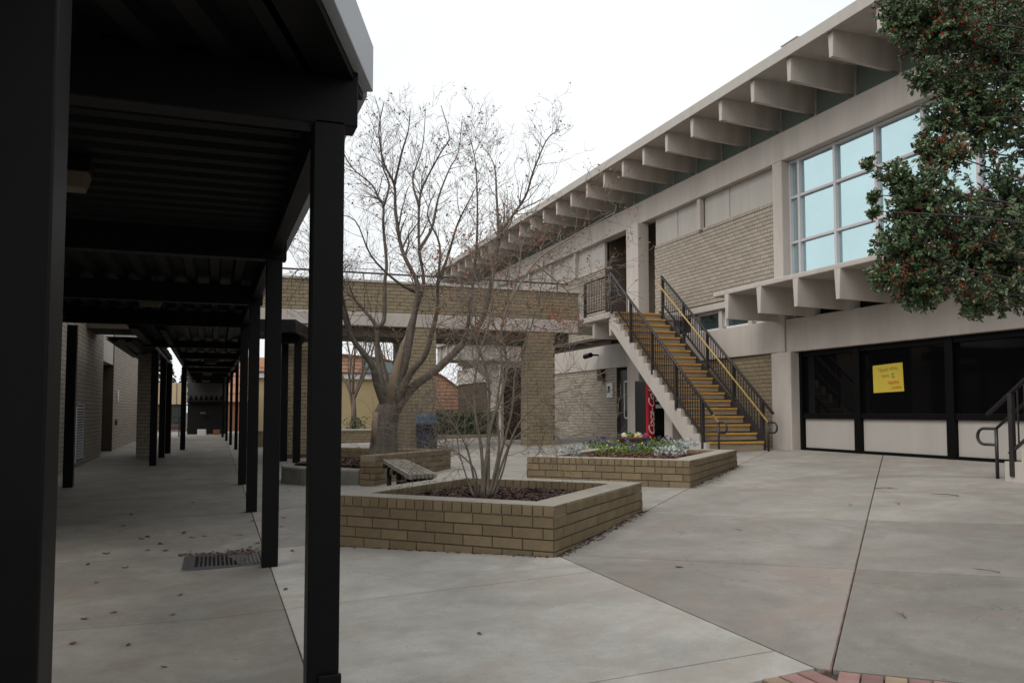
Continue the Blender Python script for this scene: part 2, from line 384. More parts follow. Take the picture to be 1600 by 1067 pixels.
# walkway bay and court, laid square to the walkway
yj = [-4, -1.1, 1.45, 3.85, 6.15, 8.72, 11.8, 15.8, 19.8, 23.8, 27.8, 31.8, 35.8, 39.8, 44, 50]
for xa, xb, m in ((-3.6, -.62, 'concrete'), (-.62, .5, 'concrete'), (.5, 2.92, 'concrete')):
    pass
for (xa, xb) in ((-5.5, .5), (.5, 2.92)):
    for ya, yb in zip(yj[:-1], yj[1:]):
        y0, y1 = ya, yb
        if xa == .5 and yb <= 3.86: continue
        slab([(xa+J, y0+J), (xb-J, y0+J), (xb-J, y1-J), (xa+J, y1-J)], 'concrete_roof_shade' if xa < 0 else ('concrete_light' if yb < 9 else 'concrete'))  # dark walkway and pale open slabs: roof shade put into the colour
slab([(.5+J, 1.45), (2.5, 1.45), (2.5, 3.5), (2.92-J, 3.53), (2.92-J, 3.85-J), (.5+J, 3.85-J)], 'concrete_light')
slab([(.5+J, -4), (2.5, -4), (2.5, 1.45-J), (.5+J, 1.45-J)], 'concrete')
# court towards the school, laid at 45 degrees
tones = ['concrete_warm', 'concrete', 'concrete_holly_shade', 'concrete', 'concrete', 'concrete_holly_shade']
for i in range(-16, 8):
    for j in range(-6, 20):
        d0, d1 = -.5+3.4*i, -.5+3.4*(i+1); s0, s1 = 6.44+3.45*j, 6.44+3.45*(j+1)
        p = [(2.92+J, -4), (12.83, -4), (12.83, 50), (2.92+J, 50)]
        g = J*1.45
        ja = .011 if i == 0 else g; jb = .011 if i == -1 else g
        p = clip(p, 1, -1, d0+ja)
        if p: p = clip(p, -1, 1, -(d1-jb))
        if p: p = clip(p, 1, 1, s0+g)
        if p: p = clip(p, -1, -1, -(s1-g))
        if not p or len(p) < 3: continue
        if s1 <= 6.45 and d0 >= -.6 and j >= -3: continue     # brick paving there
        cy = sum(q[1] for q in p)/len(p); cx = sum(q[0] for q in p)/len(p)
        m = 'concrete_warm' if (i == -1 and j == 0) else ('concrete_holly_shade' if (i == 0 and j == 0) else ('concrete_mid' if i == 0 and j == 1 or i > 0 or j == 1 else 'concrete'))  # near-right slabs take the tones darkened for holly shade
        if cy > 17: m = 'concrete'
        slab(p, m)
def strip(name, a, b, w, m, lift):
    a = Vector(a); b = Vector(b); d = (b-a); L = d.length; d.normalize(); n = Vector((-d.y, d.x)); k = max(2, int(L/.6)); mb = MB()
    for i in range(k):
        q = [a+d*(L*i/k)-n*w/2, a+d*(L*(i+1)/k)-n*w/2, a+d*(L*(i+1)/k)+n*w/2, a+d*(L*i/k)+n*w/2]
        mb.hexa([(p.x,p.y,G(p.x,p.y)-.03) for p in q], [(p.x,p.y,G(p.x,p.y)+lift) for p in q])
    o = mb.build(name, m, pave); return o
strip('joint_strip', (2.95, 3.47), (8.4, 8.92), .03, 'joint_wood', -.0015)
strip('joint_strip', (.5, 1.0), (.5, 7.8), .022, 'joint_wood', -.007)
# brick paving by the camera
pme = brick_mesh('paver', .098, .196, .06, 'brick_red')
pme2 = brick_mesh('paver', .098, .196, .06, 'brick_ochre')
def paver(x, y, rot):
    inst('paver', random.choice([pme, pme, pme, pme2]), (x, y, G(x, y)-.026), rot, (1,1,1), pave)
e = math.sqrt(.5)
for r in range(4):
    for k in range(26):
        c = Vector((2.99, 3.44)) + Vector((e, -e))*(.053+k*.106) + Vector((-e, -e))*(.1+r*.206)
        if c.x > 2.85: paver(c.x, c.y, math.radians(-45))
for r in range(5):
    for k in range(6):
        x = 2.84 - k*.106; y = 3.41 - r*.206
        if x > 2.55: paver(x, y, 0)

# ================================================================== COVERED WALKWAY
def corr(mb, o, a, L, b, W, z, dz=0, pitch=.28, depth=.065):
    """corrugated deck: ribs run along a (length L), repeat along b (width W)"""
    o = Vector(o); a = Vector(a); b = Vector(b); n = int(W/pitch)
    prof = []
    for i in range(n+1):
        s = i*pitch
        for ds, h in ((0,0),(.13,0),(.155,-depth),(.255,-depth)):
            if s+ds <= W: prof.append((s+ds, h))
    prof.append((W, 0))
    n0 = len(mb.v); k = len(prof)
    for (s, h) in prof:
        for t in (0, L):
            p = o + a*t + b*s; mb.v.append((p.x, p.y, z+h+dz*(t/L)))
    for (s, h) in prof:
        for t in (0, L):
            p = o + a*t + b*s; mb.v.append((p.x, p.y, z+.05+dz*(t/L)))
    for i in range(k-1):
        q = n0+2*i; mb.f.append((q, q+1, q+3, q+2)); mb.m.append(0)
        q2 = q+2*k; mb.f.append((q2, q2+2, q2+3, q2+1)); mb.m.append(0)
def rz(y): return 2.71 + .0185*y                    # underside of the cross beams follows the rising ground
walk = T('covered_walkway', (.5, 3.84, 0), 'long black steel covered walkway running beside the brick wall to the dark doors', 'walkway')
def post(par, x, y, w, top, base=None):
    mb = MB(); b = G(x,y)-.01 if base is None else base
    mb.box(x-w/2, x+w/2, y-w/2, y+w/2, b, top)
    return mb.build('post', 'black_paint', par, bevel=.006)
PW = .14
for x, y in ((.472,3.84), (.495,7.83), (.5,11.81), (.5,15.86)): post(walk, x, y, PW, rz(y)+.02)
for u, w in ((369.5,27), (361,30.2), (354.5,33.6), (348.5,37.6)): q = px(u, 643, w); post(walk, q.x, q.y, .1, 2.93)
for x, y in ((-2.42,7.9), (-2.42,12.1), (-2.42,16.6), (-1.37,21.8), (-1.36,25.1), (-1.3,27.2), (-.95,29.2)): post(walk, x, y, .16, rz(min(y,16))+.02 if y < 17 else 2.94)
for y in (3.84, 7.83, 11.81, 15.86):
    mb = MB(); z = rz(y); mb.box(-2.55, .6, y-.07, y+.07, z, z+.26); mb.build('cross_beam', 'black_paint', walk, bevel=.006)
for y in (19.8, 23.8, 27.8, 31.8, 35.8, 39.8, 43.6):
    mb = MB(); mb.box(-1.5 if y < 20 else -.9, .72, y-.07, y+.07, 2.9, 3.06); mb.build('cross_beam', 'black_paint', walk, bevel=.006)
for x in (.5, -2.42):
    mb = MB(); y0, y1 = (3.92, 15.78); 
    mb.hexa([(x-.05,y0,rz(y0)+.06),(x+.05,y0,rz(y0)+.06),(x+.05,y1,rz(y1)+.06),(x-.05,y1,rz(y1)+.06)], [(x-.05,y0,rz(y0)+.3),(x+.05,y0,rz(y0)+.3),(x+.05,y1,rz(y1)+.3),(x-.05,y1,rz(y1)+.3)])
    mb.build('side_beam', 'black_paint', walk)
for xa, xb in ((.72, .42), (-.9, -1.0)):
    mb = MB(); mb.hexa([(xa-.05,16,2.93),(xa+.05,16,2.93),(xb+.05,44,2.93),(xb-.05,44,2.93)], [(xa-.05,16,3.1),(xa+.05,16,3.1),(xb+.05,44,3.1),(xb-.05,44,3.1)]); mb.build('side_beam', 'black_paint', walk)
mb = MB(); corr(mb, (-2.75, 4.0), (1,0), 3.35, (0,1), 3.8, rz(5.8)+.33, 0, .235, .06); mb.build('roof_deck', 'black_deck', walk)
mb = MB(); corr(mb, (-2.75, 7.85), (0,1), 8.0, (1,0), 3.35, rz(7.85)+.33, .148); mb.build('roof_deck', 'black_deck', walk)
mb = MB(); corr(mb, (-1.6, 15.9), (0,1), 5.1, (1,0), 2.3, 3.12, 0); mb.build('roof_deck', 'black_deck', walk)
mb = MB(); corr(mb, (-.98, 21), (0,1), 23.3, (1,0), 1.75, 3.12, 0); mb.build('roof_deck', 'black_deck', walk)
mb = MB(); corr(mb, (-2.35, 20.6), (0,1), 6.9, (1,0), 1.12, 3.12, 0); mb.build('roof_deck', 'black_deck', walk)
mb = MB(); mb.box(-1.45, -1.3, 16, 27.6, 2.94, 3.11); mb.build('side_beam', 'black_paint', walk)
mb = MB(); mb.hexa([(.6,4.0,3.02),(.68,4.0,3.02),(.68,15.95,3.28),(.6,15.95,3.28)], [(.6,4.0,3.26),(.68,4.0,3.26),(.68,15.95,3.52),(.6,15.95,3.52)]); mb.build('fascia', 'grey_metal', walk)
mb = MB(); mb.box(.45,.55,3.745,3.768,.2,.32); mb.build('outlet_cover', 'black_deck', walk, bevel=.006)
mb = MB(); mb.box(-2.7, .6, 15.93, 15.97, 3.05, 3.42); mb.build('end_panel', 'black_paint', walk)
# the near stretch turns away at an angle
near = T('covered_walkway', (-.42, 2.05, 0), 'near angled end of the black walkway roof with a pale grey metal edge', 'walkway')
va = Vector((-.335, -.942)); va.normalize()
mb = MB()
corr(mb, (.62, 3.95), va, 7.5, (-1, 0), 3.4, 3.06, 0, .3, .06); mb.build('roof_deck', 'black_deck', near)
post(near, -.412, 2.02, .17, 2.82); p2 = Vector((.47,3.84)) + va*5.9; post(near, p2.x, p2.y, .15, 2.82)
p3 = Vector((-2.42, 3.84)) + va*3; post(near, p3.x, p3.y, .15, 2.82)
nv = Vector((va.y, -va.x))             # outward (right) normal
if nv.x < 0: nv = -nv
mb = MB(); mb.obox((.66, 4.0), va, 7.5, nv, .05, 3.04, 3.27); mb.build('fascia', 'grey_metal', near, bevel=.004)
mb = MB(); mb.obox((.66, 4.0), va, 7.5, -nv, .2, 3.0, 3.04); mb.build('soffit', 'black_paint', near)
# ceiling lamps
def lamp(x, y, z, label, s=1.0):
    t = T('ceiling_lamp', (x, y, z), label, 'ceiling lamp', 'lamps under the covered walkway')
    mb = MB(); mb.hexa([(x-.13*s,y-.07,z-.13),(x+.13*s,y-.07,z-.13),(x+.13*s,y+.07,z-.13),(x-.13*s,y+.07,z-.13)], [(x-.16*s,y-.09,z-.02),(x+.16*s,y-.09,z-.02),(x+.16*s,y+.09,z-.02),(x-.16*s,y+.09,z-.02)]); mb.build('diffuser', 'lamp_tan', t, bevel=.01)
    mb = MB(); mb.box(x-.17*s,x+.17*s,y-.1,y+.1,z-.02,z+.06); mb.build('housing', 'black_paint', t)
lamp(-.93, 5.8, 3.0, 'boxy tan lamp under the cross ribbed ceiling behind the nearest post')
lamp(-.88, 12.6, 3.08, 'boxy tan lamp under the ceiling above the wide walkway bay')
lamp(-.12, 25.7, 3.0, 'first small tan lamp inside the narrow far walkway', 1.2)
lamp(-.27, 33.7, 3.0, 'second small tan lamp inside the narrow far walkway', 1.2)
lamp(-.4, 41.5, 3.0, 'last small tan lamp before the dark doors of the far walkway', 1.2)
# side branch of the canopy
br = T('side_canopy', (1.9, 20.2, 0), 'small black canopy branching from the walkway in front of the bridge', 'canopy')
bv = Vector((.2588, .9659)); bn = Vector((.9659, -.2588))
mb = MB(); mb.obox((1.62, 18.9), bv, 3.4, -bn, 1.0, 3.3, 3.5); mb.build('roof_deck', 'black_deck', br)
mb = MB(); mb.obox((1.68, 18.86), bv, 3.4, -bn, .06, 3.24, 3.52); mb.obox((1.68, 18.86), -bn, 1.1, -bv, .05, 3.24, 3.52); mb.build('fascia', 'black_paint', br)
post(br, 1.86, 20.3, .17, 3.3); post(br, 1.66, 21.6, .17, 3.3)
mb = MB(); mb.box(1.4, 1.98, 20.2, 20.4, 3.1, 3.3); mb.build('cross_beam', 'black_paint', br)

# ================================================================== LEFT BRICK BUILDING
lb = T('brick_building', (-3.3, 18, 0), 'tan brick building wall beside the covered walkway with a recessed door', 'building')
mb = MB(); mb.box(-8, -3.02, 9, 26.2, -.1, 5.2); mb.box(-8, -3.02, 28.9, 39, -.1, 5.2); mb.box(-8, -4.2, 26.2, 28.9, -.1, 5.2); mb.build('wall', 'mortar_dark', lb)
lst = courses((-3.02, 17.2), (0,1), 9.0, (1,0), .05, 5.1)
lay(lb, lst, (0,1), 'brick_tan', 0)
lst = courses((-3.02, 28.9), (0,1), 10, (1,0), .1, 5.1); lay(lb, lst, (0,1), 'brick_tan', 0)
mb = MB(); mb.box(-4.2, -3.04, 26.2, 28.9, 2.95, 5.2); mb.build('door_header', 'white_panel', lb)
mb = MB(); mb.box(-4.2, -3.9, 26.4, 28.7, .15, 2.95); mb.build('door', 'brown_door', lb)
mb = MB(); mb.box(-3.1, -2.95, 8.9, 39.1, 5.2, 5.4); mb.build('coping', 'beige_paint', lb)
lv = MB(); lv.box(-3.0, -2.985, 21.4, 22.45, .35, 1.62); fr = lv.build('louvre', 'void', lb)
mb = MB(); mb.box(-3.01,-2.97,21.36,21.4,.3,1.66); mb.box(-3.01,-2.97,22.45,22.49,.3,1.66); mb.box(-3.01,-2.97,21.36,22.49,1.62,1.66); mb.build('frame', 'silver_frame', fr)
for k in range(20):
    mb = MB(); z = .38+k*.062; mb.hexa([(-2.985,21.4,z),(-2.965,21.4,z-.012),(-2.965,22.45,z-.012),(-2.985,22.45,z)], [(-2.985,21.4,z+.03),(-2.965,21.4,z+.015),(-2.965,22.45,z+.015),(-2.985,22.45,z+.03)]); mb.build('louvre_slat', 'grey_metal', fr)
s = T('wall_plate', (-3.0, 30, 1.8), 'small pale notice plate on the far tan wall beyond the recessed door', 'sign'); mb = MB(); mb.box(-3.0,-2.975,29.85,30.2,1.82,2.18); mb.build('plate', 'white_frame', s, bevel=.004)
s = T('outlet_box', (-3.0, 29.6, 1.2), 'small dark switch box on the far tan wall', 'box'); mb = MB(); mb.box(-3.0,-2.94,29.5,29.62,1.05,1.22); mb.build('cover', 'dark_brown', s, bevel=.006)
wp = T('brick_pier', (-1.8, 25, 0), 'free standing tan brick pier behind the walkway posts', 'pier')
mb = MB(); mb.box(-2.0,-1.56,25.02,26.5,.1,3.9); mb.build('core', 'mortar_dark', wp)
lay(wp, courses((-2.0,25.02), (1,0), .44, (0,-1), .15, 3.9), (1,0), 'brick_tan', 300)
lay(wp, courses((-2.0,25.02), (0,1), 1.48, (-1,0), .15, 3.9), (0,1), 'brick_tan', 0)

# ================================================================== SCHOOL BUILDING
sb = T('school_building', (12.65, 16, .6), 'beige two storey school building with deep concrete roof beams and tan brick walls', 'building')
def P(name, m, par=sb, bevel=.012, **k):
    pass
YN, YF = 2.0, 44.0
mb = MB(); mb.box(11.12, 24, YN, YF, 8.88, 9.06); mb.build('roof_slab', 'beige_paint', sb, bevel=.015)
mb = MB(); mb.box(11.06, 11.12, YN, YF, 8.84, 9.09); mb.build('fascia', 'white_panel', sb, bevel=.01)
stem = MB(); stem.hexa([(0,-.05,-.53),(1.7,-.05,-.62),(1.7,.05,-.62),(0,.05,-.53)], [(-.0,-.075,0),(1.7,-.075,0),(1.7,.075,0),(-.0,.075,0)]); sme = stem.mesh('roof_beam', 'beige_paint')
ST = [12.68+1.245*k for k in range(-8, 25)]
for y in ST:
    if YN < y < YF: inst('roof_beam', sme, (11.16, y, 8.89), 0, (1,1,1), sb)
mb = MB(); mb.box(12.86, 12.88, YN, YF, 8.0, 8.9); cg = mb.build('clerestory_glass', 'glass_green', sb)
for y in ST:
    if YN < y < YF:
        mb = MB(); mb.box(12.82, 12.86, y-.09, y-.02, 8.07, 8.88); mb.build('mullion', 'silver_frame', cg)
mb = MB(); mb.box(12.5, 12.9, YN, YF, 7.39, 8.07); mb.build('edge_beam', 'beige_paint', sb, bevel=.02)
# back wall volume
mb = MB(); mb.box(12.9, 24, YN, 22.2, 3.7, 8.0); mb.box(12.9, 24, 25.7, YF, 3.7, 8.0); mb.box(14.2, 24, 22.2, 25.7, .4, 8.0); mb.box(13.3, 24, YN, 22.2, .3, 3.7); mb.box(13.0, 24, 25.0, YF, .3, 3.7); mb.build('wall_core', 'dark_brown', sb)
# upper brick wall right of the recess
mb = MB(); mb.box(12.66, 12.9, 16.28, 22.2, 4.37, 6.55); bw = mb.build('brick_wall', 'mortar_dark', sb)
lst = courses((12.66,16.28), (0,1), 5.92, (-1,0), 4.38, 6.45); lay(bw, lst, (0,1), 'brick_tan', 300)
hme = bmesh_for('brick_tan', 'h')
for k in range(58):
    inst('brick', hme, (12.79, 16.33+k*BH, 6.51), math.pi/2, (1,.86,1), bw)
lst = courses((12.66, 22.205), (1,0), .9, (0,1), 4.3, 6.55)
mb = MB()
for c, l in lst: mb.box(c.x-l/2+.005, c.x+l/2-.005, c.y-.03, c.y+.03, c.z-.045, c.z+.045)
mb.build('brickwork', 'brick_olive', bw, kind='stuff')
# white infill panels above the brick
for (a, b) in ((16.28,18.3),(18.32,19.5),(19.7,20.9),(20.92,22.2)):
    mb = MB(); mb.box(12.7, 12.8, a+.006, b-.006, 6.56, 7.39); mb.build('infill_panel', 'white_panel', sb, bevel=.004)
mb = MB(); mb.box(12.56, 12.7, 19.52, 19.68, 6.5, 7.39); mb.build('infill_post', 'beige_paint', sb, bevel=.01)
# columns
def column(y0, y1, x0, x1, z0, z1):
    mb = MB(); mb.box(x0, x1, y0, y1, z0, z1); mb.build('column', 'beige_paint', sb, bevel=.025)
column(15.72, 16.42, 12.48, 12.95, .3, 2.86); column(16.0, 16.28, 12.54, 12.95, 2.86, 4.4); column(15.92, 16.27, 12.48, 12.9, 4.3, 7.39)
column(22.72, 23.5, 12.35, 12.75, .3, 7.39)
# floor ledge: double-tee slab projecting below the big window
lg = MB(); lg.box(11.14, 12.56, 5.0, 16.8, 4.19, 4.3); ledge = lg.build('ledge_slab', 'beige_paint', sb, bevel=.02)
st2 = MB(); st2.hexa([(0,-.045,-.58),(1.6,-.045,-.6),(1.6,.045,-.6),(0,.045,-.58)], [(0,-.085,0),(1.6,-.085,0),(1.6,.085,0),(0,.085,0)]); s2me = st2.mesh('ledge_beam', 'beige_paint')
for k in range(-6, 4):
    y = 12.62+1.21*k
    inst('ledge_beam', s2me, (11.142, y, 4.2), 0, (1,1,1), sb)
mb = MB(); mb.box(12.78, 12.82, 5, 15.7, 3.6, 4.2); mb.build('ledge_glass', 'glass_dark', sb)
# spandrels
mb = MB(); mb.box(12.58, 12.95, 5, 15.98, 2.86, 3.63); mb.build('spandrel', 'beige_paint', sb, bevel=.012)
mb = MB(); mb.box(12.6, 12.95, 16.3, 22.6, 2.88, 3.66); mb.build('spandrel', 'beige_paint', sb, bevel=.012)
mb = MB(); mb.box(12.58, 12.95, 16.4, 22.3, 4.2, 4.37); mb.build('lintel', 'beige_paint', sb, bevel=.012)
# strip windows behind the stairs
for y0 in (16.45, 17.55, 18.9, 20.25, 21.3):
    y1 = {16.45:17.4, 17.55:18.7, 18.9:20.05, 20.25:21.15, 21.3:22.2}[y0]
    mb = MB(); mb.box(12.84, 12.86, y0, y1, 3.67, 4.2); w = mb.build('window', 'glass_mid', sb)
    mb = MB(); mb.box(12.76,12.9,y0,y0+.05,3.67,4.2); mb.box(12.76,12.9,y1-.05,y1,3.67,4.2); mb.box(12.76,12.9,y0,y1,3.665,3.73); mb.box(12.76,12.9,y0,y1,4.14,4.21); mb.build('frame', 'white_frame', w)
    mb = MB(); mb.box(12.66,12.95,y1,y1+.15,3.66,4.2); mb.build('pier', 'beige_paint', w, bevel=.01)
# lower brick wall behind the stairs and beyond
mb = MB(); mb.box(12.68, 13.3, 16.42, 21.2, .3, 2.88); bw2 = mb.build('brick_wall', 'mortar_dark', sb)
lay(bw2, courses((12.68,16.42), (0,1), 4.78, (-1,0), .5, 2.88), (0,1), 'brick_olive', 140)
mb = MB(); mb.box(12.68, 13.0, 24.85, YF, .2, 2.95); bw3 = mb.build('brick_wall', 'mortar_dark', sb)
lay(bw3, courses((12.68,24.85), (0,1), 12, (-1,0), .35, 2.95), (0,1), 'brick_tan', 300)
mb = MB(); mb.box(12.62, 13.0, 23.5, YF, 2.95, 3.75); mb.build('spandrel', 'beige_paint', sb, bevel=.012)
mb = MB(); mb.box(12.9, 14.2, 21.2, 24.85, .3, .31); mb.box(14.0, 14.2, 21.2, 24.85, .3, 3.0); mb.build('recess', 'dark_brown', sb)
# door under the landing
mb = MB(); mb.box(12.78, 12.84, 23.6, 24.8, .45, 2.86); dr = mb.build('door', 'door_grey', sb, bevel=.006)
mb = MB(); mb.box(12.765,12.78,23.95,24.45,1.3,2.45); mb.build('pane', 'glass_mid', dr)
mb = MB(); mb.box(12.755,12.78,23.9,23.95,1.25,2.5); mb.box(12.755,12.78,24.45,24.5,1.25,2.5); mb.box(12.755,12.78,23.9,24.5,1.25,1.3); mb.box(12.755,12.78,23.9,24.5,2.45,2.5); mb.build('frame', 'white_frame', dr)
mb = MB(); mb.tube([(12.74,24.62,1.2),(12.72,24.62,1.45)], .02, 6); mb.build('handle', 'iron', dr)
# upper wall left of the recess
mb = MB(); mb.box(12.66, 12.9, 25.65, YF, 4.0, 6.4); bw4 = mb.build('brick_wall', 'mortar_dark', sb)
lay(bw4, courses((12.66,25.65), (0,1), 12, (-1,0), 4.1, 6.42), (0,1), 'brick_tan', 300)
mb = MB(); mb.box(12.66, 14.2, 25.58, 25.66, 4.0, 6.4); mb.build('recess_side', 'dark_brown', sb)
mb = MB(); mb.box(12.62, 12.92, 25.6, YF, 6.42, 6.5); mb.build('coping', 'beige_paint', sb)
for k in range(7):
    a = 25.66+k*2.4; mb = MB(); mb.box(12.7, 12.8, a+.08, a+2.3, 6.5, 7.39); mb.build('infill_panel', 'white_panel', sb, bevel=.004)
    mb = MB(); mb.box(12.56, 12.72, a+2.28, a+2.44, 6.46, 7.39); mb.build('infill_post', 'beige_paint', sb, bevel=.01)
# the big upper window
VY = [15.92, 15.6, 14.42, 13.22, 12.02, 10.82, 9.62, 8.42]; HZ = [4.3, 5.43, 6.5, 7.39]
wn_ = MB(); wn_.box(12.86, 12.9, 5, 15.9, 4.3, 7.39); bigw = wn_.build('window', 'dark_brown', sb)
for i in range(len(VY)-1):
    for j in range(3):
        mb = MB(); tl = random.uniform(-.003, .003); ty = random.uniform(-.003,.003)
        mb.hexa([(12.78+tl,VY[i+1]+.02,HZ[j]+.02),(12.8+tl,VY[i+1]+.02,HZ[j]+.02),(12.8+tl+ty,VY[i]-.02,HZ[j]+.02),(12.78+tl+ty,VY[i]-.02,HZ[j]+.02)], [(12.78,VY[i+1]+.02,HZ[j+1]-.02),(12.8,VY[i+1]+.02,HZ[j+1]-.02),(12.8+ty,VY[i]-.02,HZ[j+1]-.02),(12.78+ty,VY[i]-.02,HZ[j+1]-.02)])
        mb.build('pane', 'glass_sky', bigw)
for y in VY:
    mb = MB(); mb.box(12.7, 12.84, y-.035, y+.035, 4.3, 7.39); mb.build('mullion', 'silver_frame', bigw, bevel=.005)
for z in (5.43, 6.5, 7.35):
    mb = MB(); mb.box(12.71, 12.84, 8.4, 15.9, z-.03, z+.03); mb.build('transom', 'silver_frame', bigw, bevel=.005)
# lower window wall
VL = [15.72, 13.92, 11.58, 9.2, 6.9]
for i in range(len(VL)-1):
    a, b = VL[i+1], VL[i]
    mb = MB(); mb.box(12.82, 12.84, a, b, 1.38, 2.88); w = mb.build('window', 'glass_dark', sb)
    mb = MB(); mb.box(12.8, 12.86, a+.1, b-.1, .66, 1.32); mb.build('panel', 'white_panel', sb, bevel=.004)
    mb = MB(); mb.box(12.72,12.9,a-.09,a+.09,.56,2.87); mb.build('mullion', 'black_paint', w, bevel=.008)
    mb = MB(); mb.box(12.74,12.9,a+.09,b-.09,1.32,1.44); mb.build('sill', 'black_paint', w, bevel=.008)
    mb = MB(); mb.box(12.74,12.9,a+.09,b-.09,.56,.66); mb.build('bottom_rail', 'black_paint', w, bevel=.008)
    mb = MB(); mb.box(12.74,12.9,a+.09,b-.09,2.74,2.87); mb.build('top_rail', 'black_paint', w, bevel=.008)
mb = MB(); mb.box(12.72,12.9,15.64,15.73,.5,2.87); mb.build('mullion', 'black_paint', sb, bevel=.008)
# roof vent
v = T('roof_vent', (11.6, 14.2, 9.06), 'small white sheet metal vent on the roof edge', 'vent')
mb = MB(); mb.hexa([(11.3,13.9,9.06),(12.0,13.9,9.06),(12.0,14.5,9.06),(11.3,14.5,9.06)], [(11.4,13.95,9.34),(12.0,13.95,9.34),(12.0,14.45,9.34),(11.4,14.45,9.34)]); mb.build('housing', 'white_panel', v, bevel=.01)
mb = MB(); mb.box(11.38,12.0,13.93,14.47,9.34,9.36); mb.build('cap', 'white_panel', v)
# small fittings on the wall under the landing
s = T('wall_notice', (12.66, 25.3, 2), 'white notice with a dark symbol on the brick wall beside the grey door', 'sign')
mb = MB(); mb.box(12.64,12.66,25.1,25.55,1.95,2.45); mb.build('sheet', 'white_frame', s)
mb = MB(); mb.lathe((12.66,25.36,2.28), [(.001,-.01),(.07,-.008),(.07,.05),(.05,.06)], 10); mb.tube([(12.635,25.28,2.12),(12.635,25.38,2.28),(12.635,25.42,2.12)], .02, 5); mb.build('symbol', 'ink_black', s)
s = T('junction_box', (12.6, 25.9, 2.7), 'rusty brown box mounted high on the brick wall by the grey door', 'box'); mb = MB(); mb.box(12.5,12.67,25.7,26.0,2.55,2.95); mb.build('cover', 'clay', s, bevel=.01)
s = T('security_camera', (12.4, 26, 3.5), 'black security camera under the dark landing', 'camera')
mb = MB(); mb.tube([(12.6,26.1,3.45),(12.3,26.1,3.45)], .03, 8); mb.build('arm', 'black_paint', s); mb = MB(); mb.tube([(12.2,26.35,3.4),(12.25,25.95,3.44)], .085, 10); mb.build('body', 'black_paint', s); 
# poster
s = T('poster', (12.78, 13.1, 1.87), 'handwritten yellow poster taped inside the dark ground floor window', 'poster')
mb = MB(); mb.hexa([(12.8,12.72,1.88),(12.806,12.72,1.88),(12.806,13.52,1.86),(12.8,13.52,1.86)], [(12.785,12.73,2.45),(12.791,12.73,2.45),(12.806,13.53,2.42),(12.8,13.53,2.42)]); mb.build('sheet', 'poster_yellow', s)
def scrib(y0, y1, z, h, m, n, r=.006):
    mb = MB(); pts = []
    for i in range(n*4+1):
        t = i/(n*4); pts.append((12.782+(z-2.1)*-.0, y0+(y1-y0)*t + .012*math.sin(i*2.1), z + h*(.5*math.sin(i*1.57)+random.uniform(-.25,.25)) + .02*t))
    mb.tube(pts, r, 3); mb.build('writing', m, s)
scrib(13.36, 13.1, 2.31, .07, 'ink_brown', 4, .004); scrib(13.06, 12.86, 2.33, .06, 'ink_brown', 4, .004); scrib(13.26, 13.08, 2.19, .06, 'ink_brown', 3, .004)
gp = [(12.781, 12.97-.035*math.cos(a_), 2.2+.045*math.sin(a_)) for a_ in [(-40-i*30)*-math.pi/180 for i in range(10)]] + [(12.781,12.945,2.19),(12.781,12.975,2.19)]
mb = MB(); mb.tube(gp, .006, 3); mb.build('writing', 'ink_green', s)
scrib(13.1, 12.84, 2.05, .05, 'ink_orange', 5, .006); scrib(13.02, 12.78, 1.95, .05, 'ink_orange', 5, .005)

# ================================================================== BRIDGE
bg_ = T('brick_footbridge', (5.5, 22.6, .5), 'brick faced upper level footbridge on square brick piers', 'footbridge')
mb = MB(); mb.box(-3.2, 10.22, 22.53, 24.8, 3.82, 4.2); mb.build('beam', 'beige_paint', bg_, bevel=.02)
mb = MB(); mb.box(-3.2, 10.24, 22.55, 22.8, 4.2, 5.02); pr = mb.build('parapet', 'mortar_dark', bg_)
lay(pr, courses((-3.2,22.55), (1,0), 13.44, (0,-1), 4.205, 5.02), (1,0), 'brick_olive', 300)
mb = MB(); mb.box(-3.2, 10.24, 24.55, 24.8, 4.2, 5.02); mb.build('parapet', 'brick_olive', bg_)
mb = MB(); mb.box(-3.2, 10.26, 22.5, 22.84, 5.02, 5.09); mb.build('coping', 'beige_paint', bg_, bevel=.008)
mb = MB(); mb.tube([(-3,22.68,5.3),(9.95,22.68,5.3)], .025, 6); rl = mb.build('rail', 'rail_paint', bg_)
for k in range(9):
    mb = MB(); mb.tube([(-2+k*1.45,22.68,5.05),(-2+k*1.45,22.68,5.3)], .016, 5); mb.build('rail_post', 'rail_paint', rl)
mb = MB(); mb.box(-3.2, 10.0, 22.75, 24.6, 3.55, 3.82); mb.build('under_beam', 'dark_brown', bg_)
for (x0, x1, dp) in ((1.75,2.6,2.05), (5.05,5.85,2.05), (8.6,9.46,.55)):
    mb = MB(); mb.box(x0, x1, 22.55, 22.55+dp, .2, 3.82); pi = mb.build('pier', 'mortar_dark', bg_)
    lay(pi, courses((x0,22.55), (1,0), x1-x0, (0,-1), .35, 3.8, off=.1), (1,0), 'brick_olive', 300)
    lay(pi, courses((x0,22.55), (0,1), dp, (-1,0), .35, 3.8), (0,1), 'brick_olive', 0)

